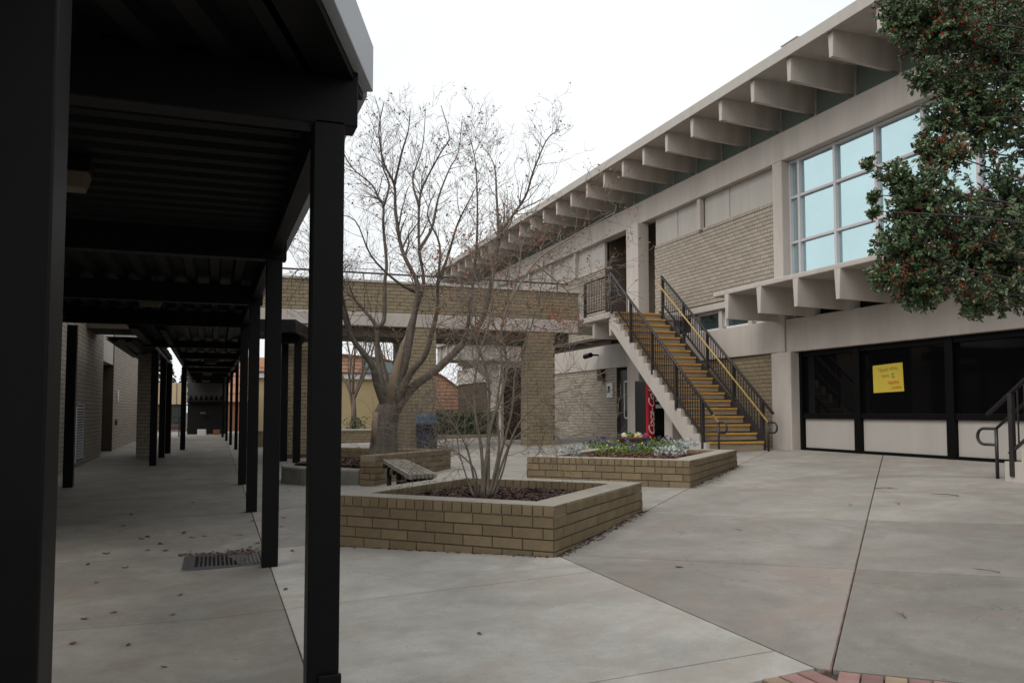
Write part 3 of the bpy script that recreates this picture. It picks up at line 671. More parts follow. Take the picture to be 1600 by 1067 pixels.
# ================================================================== STAIRS
def staircase(mir, label, hm):
    """mir: function mapping y"""
    s = T('staircase', (11.2, mir(16.05), .55), label, 'staircase')
    N_, z0, z1, y0, y1 = 19, .6, 4.27, 16.05, 20.67
    rise = (z1-z0)/N_; run = (y1-y0)/(N_-1)
    def Y(y): return mir(y)
    def bx(mb, x0, x1, ya, yb, za, zb):
        a, b = sorted((Y(ya), Y(yb))); return mb.box(x0, x1, a, b, za, zb)
    for i in range(N_-1):
        y = y0+i*run; z = z0+i*rise
        mb = MB(); bx(mb, 10.5, 11.96, y, y+run+.04, z+.03 if i else z-.15, z+rise-.012); st = mb.build('step', 'step_stone', s, bevel=.006)
        mb = MB(); bx(mb, 10.5, 11.96, y-.03, y+.1, z+rise-.045, z+rise); mb.build('nosing', 'yellow_paint', st, bevel=.006)
    z = z1-rise
    mb = MB(); bx(mb, 10.5, 11.96, y1, y1+.1, z+.03, z1-.012); st = mb.build('step', 'step_stone', s)
    mb = MB(); bx(mb, 10.5, 11.96, y1-.03, y1+.1, z1-.045, z1+.003); mb.build('nosing', 'yellow_paint', st)
    prof = [(y0-.02, z0-.2), (y0-.02, z0+rise-.01)]
    for i in range(N_-1):
        yy = y0+i*run; zz = z0+(i+1)*rise
        prof += [(yy+run-.02, zz-.01), (yy+run-.02, zz+rise-.01)]
    prof += [(y1+.12, z1-.01), (y1+.12, z1-.42), (y0+.36, z0-.2)]
    mb = MB(); mb.prism_y([(Y(a), b) for a, b in prof], 10.39, 10.49); bm_ = mb.build('stringer', 'beige_paint', s); bm_.modifiers.new('t', 'TRIANGULATE')
    mb = MB(); mb.prism_y([(Y(a), b) for a, b in ((y0-.02, z0-.2), (y0-.02, z0+rise+.06), (y1+.1, z1+.09), (y1+.1, z1-.4), (y0+.36, z0-.2))], 11.965, 12.0); mb.build('stringer', 'rail_paint', s)
    sl = (z1-z0)/(y1-y0)
    def zl(y): return z0+rise+(y-y0)*sl
    for xr in (10.4, 12.02):
        pts = [(xr, Y(y0-.28), zl(y0-.28)+.86), (xr, Y(y1+.05), zl(y1+.05)+.86)]
        mb = MB(); mb.tube(pts, .032, 8); tr = mb.build('top_rail', 'rail_paint', s, smooth=True)
        mb = MB(); mb.tube([(xr, Y(y0+.05), zl(y0)+.1), (xr, Y(y1+.05), zl(y1)+.12)], .028, 4); mb.build('bottom_rail', 'rail_paint', s)
        for k in range(5):
            y = y0+.1+k*(y1-y0-.1)/4; b = zl(y)-.25 if k else z0-.02
            mb = MB(); bx(mb, xr-.032, xr+.032, y-.032, y+.032, b, zl(y)+.86); mb.build('rail_post', 'rail_paint', s)
        me = MB().box(-.008, .008, -.008, .008, 0, .76).mesh('baluster', 'rail_paint')
        nb = 42
        for k in range(nb):
            y = y0+.2+k*(y1-y0-.2)/nb
            inst('baluster', me, (xr, Y(y), zl(y)+.09), 0, (1,1,1), s)
    for xr, side in ((10.56, 1), (11.88, -1)):
        h = .66; q0 = (y0-.5)
        pts = [(xr, Y(y1+.1), zl(y1+.1)+h), (xr, Y(y0-.28), zl(y0-.28)+h)]
        mb = MB(); mb.tube(pts, .022, 8); hr = mb.build('handrail', hm, s, smooth=True)
        ze = zl(y0-.28)+h
        lp = [(xr, Y(y0-.28), ze)]; 
        for a in range(0, 181, 20): lp.append((xr, Y(y0-.48-.11*math.sin(math.radians(a))), ze-.115+.115*math.cos(math.radians(a))))
        lp.append((xr, Y(y0-.28), ze-.23))
        mb = MB(); mb.tube(lp, .022, 8); mb.build('return_loop', 'rail_paint', hr, smooth=True)
        mb = MB(); yb = y0-.28; mb.tube([(xr, Y(yb), G(xr, Y(yb))-.01), (xr, Y(yb), ze)], .024, 8); mb.build('support_post', 'rail_paint', hr, smooth=True)
        for k in range(4):
            y = y0+.6+k*1.2; mb = MB(); mb.tube([(xr, Y(y), zl(y)+h-.02), (xr-side*.14, Y(y), zl(y)+h-.06)], .012, 5); mb.build('bracket', 'rail_paint', hr)
    return s
stA = staircase(lambda y: y, 'outdoor staircase with yellow step edges and black railings rising to the footbridge landing', 'rail_yellow')
OFF = 8.55+16.05
stB = staircase(lambda y: OFF-y, 'second outdoor staircase with black handrails in front of the dark window wall', 'rail_paint')
# landings
def landing(y0, y1, label, rail=True):
    t = T('stair_landing', (11.4, (y0+y1)/2, 4.1), label, 'landing')
    mb = MB(); mb.box(10.34, 12.68, y0, y1, 4.1, 4.262); mb.build('slab', 'beige_paint', t, bevel=.015)
    me = MB().hexa([(0,-.05,-.5),(2.0,-.05,-.5),(2.0,.05,-.5),(0,.05,-.5)], [(0,-.09,0),(2.0,-.09,0),(2.0,.09,0),(0,.09,0)]).mesh('slab_beam', 'beige_paint')
    for y in ((y0+.15), (y1-.55)): inst('slab_beam', me, (10.44, y, 4.11), 0, (1,1,1), t)
    if rail:
        mb = MB(); mb.tube([(10.4,y0,5.3),(10.4,y1-.02,5.3)], .034, 8); mb.build('top_rail', 'rail_paint', t, smooth=True)
        mb = MB(); mb.tube([(10.4,y0,4.38),(10.4,y1-.02,4.38)], .028, 4); mb.build('bottom_rail', 'rail_paint', t)
        for y in (y0+.04, y1-.06):
            mb = MB(); mb.box(10.365,10.435,y-.035,y+.035,4.2,5.3); mb.build('rail_post', 'rail_paint', t)
        me = MB().box(-.009,.009,-.009,.009,0,.9).mesh('baluster','rail_paint'); n = 15
        for k in range(1, n): inst('baluster', me, (10.4, y0+.05+(y1-y0-.1)*k/n, 4.39), 0, (1,1,1), t)
        for k in range(1, 9):
            mb = MB(); mb.box(10.395,10.405,y0+.05,y1-.05,4.38+k*.1,4.388+k*.1); mb.build('mesh_wire', 'rail_paint', t)
landing(20.7, 22.48, 'concrete landing with black railing at the top of the yellow edged stairs')
landing(1.9, 3.9, 'concrete landing beyond the holly tree at the top of the second staircase', False)
mb = MB(); mb.box(10.3, 12.68, 22.84, 25.6, 4.08, 4.26); o = mb.build('walkway_floor', 'beige_paint', bg_)
# support under the near stair
s = T('stair_pillar', (11.4, 19.2, .6), 'beige concrete pillar holding up the stairs beside the drink machine', 'pillar'); mb = MB(); mb.box(11.15,11.55,18.75,19.15,.4,2.55); mb.build('shaft', 'beige_paint', s, bevel=.02)
# ---- vending machine
vm = T('vending_machine', (12.6, 21.9, .6), 'red and black soft drink vending machine with white script lettering under the stairs', 'vending machine')
vx0, vx1, vy = 12.08, 12.95, 21.75
mb = MB(); mb.box(vx0, vx1, vy+.06, vy+.75, .6, 2.42); mb.build('cabinet', 'vend_black', vm, bevel=.03)
mb = MB(); mb.prism_z([(vx0,vy+.06),(vx0,vy+.02),(vx0+.05,vy-.02),(vx0+.15,vy-.035),(vx0+.25,vy-.02),(vx0+.27,vy+.06)], .72, 2.42); mb.build('side_panel', 'vend_red', vm)
mb = MB(); mb.box(vx0+.27, vx1-.12, vy, vy+.06, .62, 2.4); fp_ = mb.build('front_panel', 'vend_black', vm, bevel=.01)
mb = MB(); mb.box(vx0, vx1, vy-.01, vy+.06, .6, .72); mb.build('kick_plate', 'vend_black', vm)
mb = MB(); mb.box(vx1-.12, vx1, vy, vy+.06, .72, 2.4); mb.build('side_panel', 'vend_red', vm, bevel=.01)
for z, h in ((1.78,.09),(1.58,.11)):
    mb = MB(); mb.box(vx0+.3, vx0+.52, vy-.012, vy, z, z+h); mb.build('price_card', 'white_frame', fp_)
mb = MB(); mb.box(vx0+.33, vx0+.37, vy-.014, vy, 2.05, 2.12); mb.build('coin_slot', 'white_frame', fp_)
mb = MB(); mb.box(vx0+.3, vx1-.16, vy-.02, vy, .95, 1.2); mb.build('delivery_flap', 'bin_black', fp_)
tcv = bpy.data.curves.new('lettering', 'FONT'); tcv.body = 'Coca-Cola'; tcv.size = .4; tcv.shear = .45; tcv.extrude = .003; tcv.align_x = 'CENTER'; tcv.offset = .006
to = bpy.data.objects.new('lettering_curve', tcv); COL.objects.link(to)
dg = bpy.context.evaluated_depsgraph_get(); tme = bpy.data.meshes.new_from_object(to.evaluated_get(dg)); bpy.data.objects.remove(to)
xs_ = [v_.co.x for v_ in tme.vertices]; ys_ = [v_.co.y for v_ in tme.vertices]; w_ = max(xs_)-min(xs_); h_ = max(ys_)-min(ys_); mx_ = (max(xs_)+min(xs_))/2; my_ = (max(ys_)+min(ys_))/2
for v_ in tme.vertices:
    a_ = (v_.co.x-mx_)/w_*1.42; b_ = (v_.co.y-my_)/h_*.2
    xx = vx0+.14-b_; v_.co = (xx, vy-.037+((xx-vx0-.14)/.13)**2*.02 - .004 + v_.co.z*.5, 1.53+a_)
tme.materials.clear(); tme.materials.append(M['white_ink'])
o = bpy.data.objects.new('lettering', tme); COL.objects.link(o); setparent(o, vm)

# ================================================================== PLANTERS
E1 = Vector((-e, e)); E2 = Vector((e, e))
def scatter_chips(name, poly, z, n, m, par=None, size=.04, zf=None):
    mb = MB(); xs = [p[0] for p in poly]; ys = [p[1] for p in poly]
    def inside(x, y):
        c = False; j = len(poly)-1
        for i in range(len(poly)):
            if (poly[i][1] > y) != (poly[j][1] > y) and x < (poly[j][0]-poly[i][0])*(y-poly[i][1])/(poly[j][1]-poly[i][1])+poly[i][0]: c = not c
            j = i
        return c
    k = 0
    while k < n:
        x = random.uniform(min(xs), max(xs)); y = random.uniform(min(ys), max(ys))
        if not inside(x, y): continue
        k += 1; a = random.uniform(0, 6.28); l = size*random.uniform(.5, 1.4); w = l*random.uniform(.25, .5); t = random.uniform(-.5, .5)
        d = Vector((math.cos(a), math.sin(a), t*.8)); n_ = Vector((-math.sin(a), math.cos(a), random.uniform(-.4,.4)))
        c = Vector((x, y, (zf(x,y) if zf else z)+random.uniform(0, .03)))
        mb.face([c-d*l-n_*w, c+d*l-n_*w*.7, c+d*l*.9+n_*w, c-d*l*.8+n_*w])
        mb.face([c+d*l-n_*w*.7, c-d*l-n_*w, c-d*l-n_*w-Vector((0,0,.012)), c+d*l-n_*w*.7-Vector((0,0,.012))])
    return mb.build(name, m, par, kind='stuff')
def wall_run(par, p, d, L, n, top, zb, m='brick_brown', th=BL, rowlock=True):
    """planter wall: p outer start, d along, n outward"""
    mb = MB(); p = Vector(p); mb.obox(p, d, L, -n, th-.01, zb-.1, top-BH); mb.build('wall_core', 'mortar_dark', par)
    lst = courses(p, d, L, n, zb, top-BH+.005, off=random.choice([0,.1,.2])); return lst
def planter(name, A, L1, L2, top, label, limit=290):
    A = Vector(A); t = T(name, (A.x, A.y, G(A.x,A.y)), label, 'planter')
    cs = [A, A+E1*L1, A+E1*L1+E2*L2, A+E2*L2]
    h = bmesh_for('brick_brown', 'h')
    runs = [(A, E1, L1, -E2), (A, E2, L2, -E1), (A+E2*L2, E1, L1, E2), (A+E1*L1, E2, L2, E1)]
    for i, (p, d, L, n) in enumerate(runs):
        zb = min(G(q.x,q.y) for q in cs)-.02
        mb = MB(); inn = BL-.012
        if i in (0, 2): mb.obox(p-n*.0, d, L, -n, inn, zb-.05, top-BH-.002)
        else: mb.obox(p+d*inn, d, L-2*inn, -n, inn, zb-.05, top-BH-.002)
        core = mb.build('wall_core', 'mortar_dark', t)
        lst = courses(p, d, L, n, zb, top-BH+.004, off=(.0 if i % 2 else .1)); lay(t, lst, (d.x, d.y), 'brick_brown', 150)
        s0 = 0 if i in (0, 2) else BL; nb = int(round((L-2*s0)/BH)); w = (L-2*s0)/nb
        for k in range(nb):
            c = p + d*(s0+(k+.5)*w) - n*(BL/2-.006); inst('brick', h, (c.x, c.y, top-BH/2+.002+random.uniform(-.001,.001)), math.atan2(d.y, d.x), (w/BH,1,1), t)
        mb = MB(); q = p - n*.01; mb.obox(q + d*(.005 if i in (0,2) else BL), d, L-(.01 if i in (0,2) else 2*BL), -n, BL-.025, top-BH-.001, top-.006); mb.build('mortar_bed', 'mortar_top', t)
    for (p, d, L, n) in runs[:1]+runs[2:3]: mb = MB(); mb.obox(p-n*.004+d*.002, d, L-.004, -n, BL-.006, top-.002, top+.005); mb.build('cap_wash', 'cap_wash', t, bevel=.003)
    for (p, d, L, n) in (runs[1], runs[3]): mb = MB(); mb.obox(p-n*.004+d*(BL+.001), d, L-2*BL-.002, -n, BL-.006, top-.002, top+.0045); mb.build('cap_wash', 'cap_wash', t, bevel=.003)
    inner = [A+E1*BL+E2*BL, A+E1*(L1-BL)+E2*BL, A+E1*(L1-BL)+E2*(L2-BL), A+E1*BL+E2*(L2-BL)]
    return t, [(q.x, q.y) for q in inner]
mat('mortar_top', (.24,.21,.165), .9, .12, 12, .1, 60)
mat('cap_wash', (.33,.3,.25), .85, .14, 7, .1, 60, dirt=.3, dirtcol=(.2,.17,.13))
PA = (2.86, 6.84)
p1, in1 = planter('brick_planter', PA, 2.48, 2.75, .63, 'square brown brick planter with dark mulch and a bare many stemmed shrub')
def bed(poly, z, m, name, label, n, cm, size=.04):
    mb = MB(); c = Vector((sum(p[0] for p in poly)/4, sum(p[1] for p in poly)/4))
    K = 10
    for i in range(K):
        for j in range(K):
            def bl(s_, t_):
                a = Vector(poly[0])*(1-s_)*(1-t_) + Vector(poly[1])*s_*(1-t_) + Vector(poly[2])*s_*t_ + Vector(poly[3])*(1-s_)*t_
                hh = z + .05*math.sin(math.pi*s_)*math.sin(math.pi*t_) + .018*math.sin(a.x*9)*math.cos(a.y*7)
                return (a.x, a.y, hh)
            mb.face([bl(i/K,j/K), bl(i/K,(j+1)/K), bl((i+1)/K,(j+1)/K), bl((i+1)/K,j/K)][::-1])
    bo = mb.build(name, 'mulch_base', None, kind='stuff', label=label, cat='mulch')
    def zf(x, y): 
        d = 1-min(1, (Vector((x,y))-c).length/1.3); return z+.045*d
    scatter_chips('mulch_chips', poly, z, n, cm, bo, size, zf)
bed(in1, .51, 'mulch', 'mulch', 'dark brown bark mulch filling the shrub planter', 5200, 'mulch', .03)
PB = (6.4, 10.28)
p2_, in2 = planter('brick_planter', PB, 2.55, 3.7, .775, 'brown brick planter bed full of pansies and silver leaved plants near the stairs')
bed(in2, .7, 'mulch', 'mulch', 'reddish bark mulch between the flowers of the pansy planter', 4200, 'mulch_red', .035)
# planter round the big tree: two brick walls and a worn concrete kerb
t3 = T('brick_planter', (2.5, 13.5, .3), 'low brick planter corner around the big bare tree with a worn concrete kerb', 'planter')
p, q, r = Vector((2.5, 13.55)), Vector((2.5, 13.55))+E2*2.5, Vector((2.5, 13.55))+E2*2.5+E1*2.5
h3 = bmesh_for('brick_brown', 'h')
for (p_, d, L, n, s0) in ((p, E2, 2.5, -E1, 0), (q, E1, 2.5, E2, BL)):
    mb = MB(); mb.obox(p_+d*(.01+s0*.97), d, L-.02-s0*.97, -n, BL-.012, .1, .66); mb.build('wall_core', 'mortar_dark', t3)
    lay(t3, courses(p_, d, L, n, .28, .664), (d.x,d.y), 'brick_brown', 150)
    lay(t3, courses(p_ - n*BL, d, L, -n, .28, .664), (d.x,d.y), 'brick_brown', 150)
    nb = int((L-s0)/BH); w = (L-s0)/nb
    for k in range(nb):
        c = p_ + d*(s0+(k+.5)*w) - n*(BL/2-.006); inst('brick', h3, (c.x, c.y, .712), math.atan2(d.y,d.x), (w/BH,1,1), t3)
    mb = MB(); mb.obox(p_-n*.01+d*s0, d, L-.005-s0, -n, BL-.025, .661, .754); mb.build('mortar_bed', 'mortar_top', t3)
mb = MB()
for (p_, d, L, n) in ((p, E2, 1, -E1), (p, E1, 1, -E2)): pass
lay(t3, courses(p+E2*0, E1, BL, -E2, .28, .664), (E1.x,E1.y), 'brick_brown', 50)
kb = MB(); kp = [(2.62,13.72),(2.3,13.95),(1.9,14.25),(1.45,14.75),(1.15,15.4),(1.2,16.1)]
for i in range(len(kp)-1):
    a, b = Vector(kp[i]), Vector(kp[i+1]); d = (b-a).normalized(); n = Vector((d.y, -d.x)); n = n if n.dot(Vector((-1,-1))) < 0 else -n
    kb.hexa([(a.x,a.y,.1),(a.x+n.x*.42,a.y+n.y*.42,.1),(b.x+n.x*.42,b.y+n.y*.42,.1),(b.x,b.y,.1)][::1], [(a.x+.01,a.y+.01,.5),(a.x+n.x*.4,a.y+n.y*.4,.52),(b.x+n.x*.4,b.y+n.y*.4,.52),(b.x+.01,b.y+.01,.5)])
ko = kb.build('concrete_kerb', 'concrete_old', t3, bevel=.03)
poly3 = [(2.55,13.95),(1.35,15.4),(2.5,16.7),(4.0,15.25)]
bed(poly3, .52, 'mulch', 'mulch', 'dark mulch and dead leaves around the big tree trunk', 2600, 'mulch', .05)

def debris(name, a, b, n_out, w, n, label):
    a = Vector(a); b = Vector(b); mb = MB()
    for _ in range(n):
        q = a.lerp(b, random.random()) + n_out*abs(random.gauss(0, w)); l = random.uniform(.006,.02); an = random.uniform(0,6.28); d = Vector((math.cos(an), math.sin(an), .1))*l; s_ = Vector((-math.sin(an), math.cos(an), .2))*l*.4; c = Vector((q.x, q.y, G(q.x,q.y)+.004))
        mb.face([c-d-s_, c+d-s_, c+d+s_+Vector((0,0,.004)), c-d+s_+Vector((0,0,.004))])
    mb.build(name, 'mulch', None, kind='stuff', label=label, cat='debris')
A_ = Vector(PA); debris('debris', A_, A_+E2*2.75, -E1, .05, 260, 'dirt and bark crumbs along the side of the shrub planter'); debris('debris', A_, A_+E1*2.4, -E2, .025, 130, 'thin line of dirt crumbs below the front of the shrub planter')
B_ = Vector(PB); debris('debris', B_, B_+E2*3.7, -E1, .05, 180, 'dirt crumbs along the side of the pansy planter'); debris('debris', (-.3,8.7), (.5,8.66), Vector((0,1)), .1, 160, 'bark crumbs swept against the drain grate')
# ================================================================== TREES AND SHRUBS
def rnd_perp(d):
    v = Vector((random.gauss(0,1), random.gauss(0,1), random.gauss(0,1))); v -= d*v.dot(d)
    return v.normalized()
def grow(mb, p, d, L, r, depth, tips, up=.25, wob=.22, sides=4, nseg=4, ratio=.62, kids=4, spread=.75):
    pts = [p]; rad = [r]; dd = d.normalized(); q = p.copy()
    for i in range(nseg):
        dd = (dd + rnd_perp(dd)*wob + Vector((0,0,up))*.25).normalized(); q = q + dd*(L/nseg); pts.append(q.copy()); rad.append(max(r*(1-.75*(i+1)/nseg), .0018))
    mb.tube(pts, rad, sides, cap=False)
    if depth == 0: tips.append((pts[-1], dd)); return
    for k in range(kids):
        t = random.uniform(.3, 1); i = min(int(t*nseg), nseg-1); f_ = t*nseg-i
        bp = pts[i].lerp(pts[i+1], f_); bd = (pts[i+1]-pts[i]).normalized()
        nd = (bd*random.uniform(.5,1) + rnd_perp(bd)*spread + Vector((0,0,up*.5))).normalized()
        grow(mb, bp, nd, L*ratio*random.uniform(.6,1.1), max(rad[i]*.55, .0025), depth-1, tips, up, wob, 3, max(3, nseg-1), ratio, kids, spread)
def smooth_path(pts, n=3):
    out = []; k = len(pts)
    for i in range(k-1):
        p0, p1, p2, p3 = pts[max(i-1,0)], pts[i], pts[i+1], pts[min(i+2,k-1)]
        for j in range(n):
            t = j/n
            out.append(.5*((2*p1) + (-p0+p2)*t + (2*p0-5*p1+4*p2-p3)*t*t + (-p0+3*p1-3*p2+p3)*t**3))
    out.append(pts[-1]); return out
def leaf_quad(mb, c, s, mi=0):
    a = Vector((random.gauss(0,1), random.gauss(0,1), random.gauss(0,1))).normalized(); b = rnd_perp(a)
    mb.face([c-a*s, c+b*s*.5, c+a*s, c-b*s*.5], mi)
bt = T('bare_tree', (2.95, 14.95, .5), 'large bare tree with thick forking limbs and a few dead leaves in the planter', 'tree')
W0 = 15.0
LIMBS = [  # pixel path, radius start/end in px at depth 15, depth drift
 ([(604,640),(589,599),(580,568),(551,530),(539,499),(530,462),(522,425),(505,380)], 13, 3, -1.2),
 ([(551,530),(536,470),(528,440),(500,430),(470,420),(450,440)], 6, 2, -1.6),
 ([(606,630),(595,590),(590,555),(588,512),(570,486),(548,461),(530,446),(500,400)], 11, 3, .6),
 ([(588,512),(600,499),(601,443),(604,413),(599,356),(599,322),(592,312),(581,289),(550,262),(533,228),(528,190)], 7, 2, .8),
 ([(599,322),(608,289),(597,255),(594,187),(585,150)], 4, 1.5, .9),
 ([(614,620),(622,608),(636,555),(645,505),(653,458),(650,437),(628,390),(618,329),(616,289),(600,255),(592,205),(600,160)], 13, 2, -.3),
 ([(616,289),(628,238),(638,204),(641,170)], 4, 1.5, -.4),
 ([(622,600),(628,560),(640,510),(655,470),(662,437),(655,390),(655,322),(662,289),(689,238),(702,214),(689,165)], 9, 2, 1.2),
 ([(655,390),(675,356),(685,309),(702,265),(716,238),(722,187)], 5, 1.5, 1.3),
 ([(655,322),(645,280),(660,230),(665,170)], 4, 1.5, 1.2),
 ([(618,630),(640,585),(664,555),(677,511),(683,483),(684,443),(687,383),(668,336),(680,300)], 12, 2, -1.0),
 ([(684,443),(700,400),(715,350),(735,310),(750,280)], 5, 1.5, -1.4),
 ([(618,640),(645,605),(686,574),(727,533),(746,511),(758,486),(768,440),(778,385),(785,360),(820,309),(832,272),(853,221),(870,205)], 14, 2, .3),
 ([(780,375),(776,309),(773,262),(760,235)], 5, 1.5, .5),
 ([(727,533),(735,480),(744,390),(746,322),(743,255),(735,220)], 6, 1.5, -.6),
 ([(653,458),(620,440),(580,400),(555,345),(520,335)], 5, 1.5, -.9),
]
trunk = MB()
tp = [(599,712),(600,690),(601,665),(606,640),(612,615)]; tr = [27,24,23,24,15]
trunk.tube(smooth_path([px(u,v,W0) for u,v in tp], 3), [x*W0/FPX for x in [26,24,22,21,20.5,20,20,20,20,18,15,12,8]], 12)
o = trunk.build('trunk', 'bark_grey', bt, smooth=True)
stp = MB(); stp.tube([px(589,704,W0-.1), px(589,665,W0-.12), px(590,644,W0-.1)], [.1,.1,.09], 9); stp.tube([px(606,640,W0-.05), px(618,585,W0-.1), px(630,538,W0-.05), px(634,525,W0)], [.12,.09,.05,.01], 8); stp.build('sawn_stub', 'bark_cut', o, smooth=True)
crown = MB(); lv = MB(); tips = []
for path, ra, rb, dr in LIMBS:
    k = len(path); pts = [px(u,v,W0+dr*(i/(k-1))**.8) for i,(u,v) in enumerate(path)]
    sp = smooth_path(pts, 4); n = len(sp); rad = [max((ra*.68+(rb*.3-ra*.68)*(i/(n-1))**.55)*W0/FPX, .005) for i in range(n)]
    crown.tube(sp, rad, 8 if ra > 8 else 6)
    for i in range(n):
        f_ = i/(n-1)
        if f_ < .3 or rad[i] > .085: continue
        d = (sp[min(i+1,n-1)]-sp[max(i-1,0)]).normalized()
        for _ in range(random.choice([1,1,1,2])):
            nd = (d*.6 + rnd_perp(d)*.9 + Vector((0,0,.25))).normalized()
            if sp[i].z > 6.75: continue
            if f_ > .5 and random.random() < .3: grow(crown, sp[i], (d+rnd_perp(d)*.6).normalized(), random.uniform(.5,.9)*min(1, (7.3-sp[i].z)/1.2), rad[i]*.6, 2, tips, .2, .2, 5, 5, .55, 4)
            grow(crown, sp[i], nd, random.uniform(.35,.9)*min(1, (7.5-sp[i].z)/1.3), min(rad[i]*.4, .009), 2, tips, .22, .24, 4, 4, .6, 3)
for p_, d in tips:
    if random.random() < .2:
        for _ in range(random.choice([1,1,2,3])): leaf_quad(lv, p_+Vector((random.gauss(0,.04),random.gauss(0,.04),random.gauss(-.02,.04))), random.uniform(.015,.034))
crown.build('branches', 'bark_grey', bt, smooth=True, kind='stuff'); lv.build('dead_leaves', 'dry_leaf', bt, kind='stuff')
# --- shrub in the front planter
sh = T('bare_shrub', (2.95, 8.55, .52), 'bare many stemmed shrub with tangled pale twigs growing in the front planter', 'shrub')
SW = 8.9; mb = MB(); tips = []
SP = [([(752,776),(761,712),(768,662),(789,599),(790,552),(783,521),(796,474),(836,411),(877,380),(960,332)], 7, 1.5, -.2),
 ([(762,776),(763,715),(763,655),(764,599),(752,555),(735,505),(722,450),(700,400)], 7, 1.5, .4),
 ([(768,776),(789,712),(815,655),(858,621),(900,606)], 5, 1.2, -.3),
 ([(745,776),(735,720),(725,690),(700,650),(680,615),(672,560)], 4, 1.2, -.2),
 ([(770,778),(780,720),(800,640),(806,575),(830,510),(845,450),(850,400)], 5, 1.3, .5),
 ([(748,776),(742,735),(722,712),(700,700),(660,690),(640,680)], 3.5, 1, -.4),
 ([(756,776),(752,700),(742,640),(745,570),(765,500),(770,430),(760,370)], 6, 1.5, .1),
 ([(764,776),(780,700),(776,640),(784,560),(770,500),(745,440),(735,390)], 5, 1.3, -.1),
 ([(740,776),(728,742),(716,700),(712,660),(690,640)], 3, 1, .3),
 ([(772,776),(786,735),(800,690),(832,665),(852,672),(880,690)], 3.5, 1, -.1),
 ([(796,474),(810,430),(815,385),(830,350)], 3.5, 1.2, 0),
 ([(836,411),(870,440),(900,470),(905,500)], 3, 1, 0)]
for path, ra, rb, dr in SP:
    k = len(path); pts = [px(u,v,SW+dr*i/(k-1)) for i,(u,v) in enumerate(path)]; sp = smooth_path(pts, 4); n = len(sp)
    rad = [max((ra+(rb-ra)*(i/(n-1))**.7)*SW/FPX*.52, .0035) for i in range(n)]; mb.tube(sp, rad, 6)
    for i in range(n):
        if i/(n-1) < .3: continue
        d = (sp[min(i+1,n-1)]-sp[max(i-1,0)]).normalized()
        for _ in range(random.choice([1,2,2])):
            grow(mb, sp[i], (d*.5+rnd_perp(d)).normalized(), random.uniform(.25,.75), min(rad[i]*.5,.005), 2, tips, .12, .3, 3, 4, .6, 3, .9)
mb.build('stems', 'bark_pale', sh, smooth=True)
lv = MB()
for p_, d in tips:
    if p_.z > 2.25 and random.random() < .6:
        for _ in range(2): leaf_quad(lv, p_+Vector((random.gauss(0,.04),random.gauss(0,.04),random.gauss(0,.04))), random.uniform(.01,.022))
for (u, v) in ((880,500),(892,508),(845,515),(870,490)):
    for _ in range(30): leaf_quad(lv, px(u+random.gauss(0,9), v+random.gauss(0,6), SW+random.gauss(0,.1)), random.uniform(.012,.028))
lv.build('orange_leaves', 'orange_leaf', sh, kind='stuff')
# --- holly reaching in from the right
ht = T('holly_tree', (6.1, 3.5, .25), 'dark green holly tree with red berries hanging in front of the school windows', 'tree')
HW = 6.2
trk = MB(); trk.tube(smooth_path([Vector((6.1,3.5,.2)), Vector((6.08,3.52,1.2)), Vector((6.0,3.6,2.4)), Vector((5.9,3.7,4.2)), Vector((5.85,3.75,5.2))], 3), [.13,.12,.12,.115,.11,.1,.1,.09,.08,.07,.06,.05,.04], 10); trk.build('trunk', 'bark_grey', ht, smooth=True)
LOBES = [ # u, v, radius m, depth, weight
 (1470,30,.36,6.0,1.0),(1410,25,.22,6.0,.4),(1560,80,.48,6.3,1.2),(1530,180,.34,6.1,.8),(1580,320,.42,6.2,.75),(1440,310,.28,5.9,.7),(1400,275,.14,5.9,.25),(1480,240,.2,5.9,.35),
 (1500,380,.4,6.1,1.1),(1420,385,.26,5.9,.65),(1385,430,.16,5.9,.3),(1440,440,.24,6.0,.5),(1560,430,.34,6.1,.9),(1530,470,.15,5.9,.3),(1640,190,.55,6.5,.9),(1640,390,.5,6.4,1.0),(1690,60,.7,6.6,1.2),(1750,260,.8,6.6,1.2),(1600,-70,.6,6.4,1),(1720,-140,.8,6.6,1),(1820,420,.6,6.4,.8),(1850,80,.8,6.4,1),(1445,120,.16,6.0,.3),(1500,130,.25,6.1,.5),(1470,185,.16,6.0,.3),(1450,230,.14,6.0,.25),(1425,345,.2,5.9,.35),(1366,305,.06,5.9,.06),(1365,330,.05,5.9,.05),(1355,255,.05,5.9,.05)]
lv = MB(); tw = MB(); be = MB()
def holly_leaf(c, d, s):
    sd = rnd_perp(d); n = d.cross(sd); m_ = c+d*s*.55
    a = c; t = c+d*s*1.15-n*s*.08
    l1 = c+d*s*.3+sd*s*.28+n*s*.1; l2 = c+d*s*.8+sd*s*.24+n*s*.1; r1 = c+d*s*.3-sd*s*.28+n*s*.1; r2 = c+d*s*.8-sd*s*.24+n*s*.1
    k = len(lv.v); lv.v += [tuple(q) for q in (a, l1, l2, t, r2, r1)]
    lv.f += [(k,k+1,k+2,k+3),(k,k+3,k+4,k+5)]; lv.m += [0,0]
ICO = [(0,0,1),(.9,0,.3),(.28,.85,.3),(-.72,.53,.3),(-.72,-.53,.3),(.28,-.85,.3),(0,0,-1)]
def berry(c, r):
    k = len(be.v); be.v += [tuple(c+Vector(q)*r) for q in ICO]
    for i in range(5):
        j = (i+1) % 5; be.f += [(k,k+1+i,k+1+j),(k+6,k+1+j,k+1+i)]; be.m += [0,0]
hub = Vector((5.95, 3.65, 3.0))
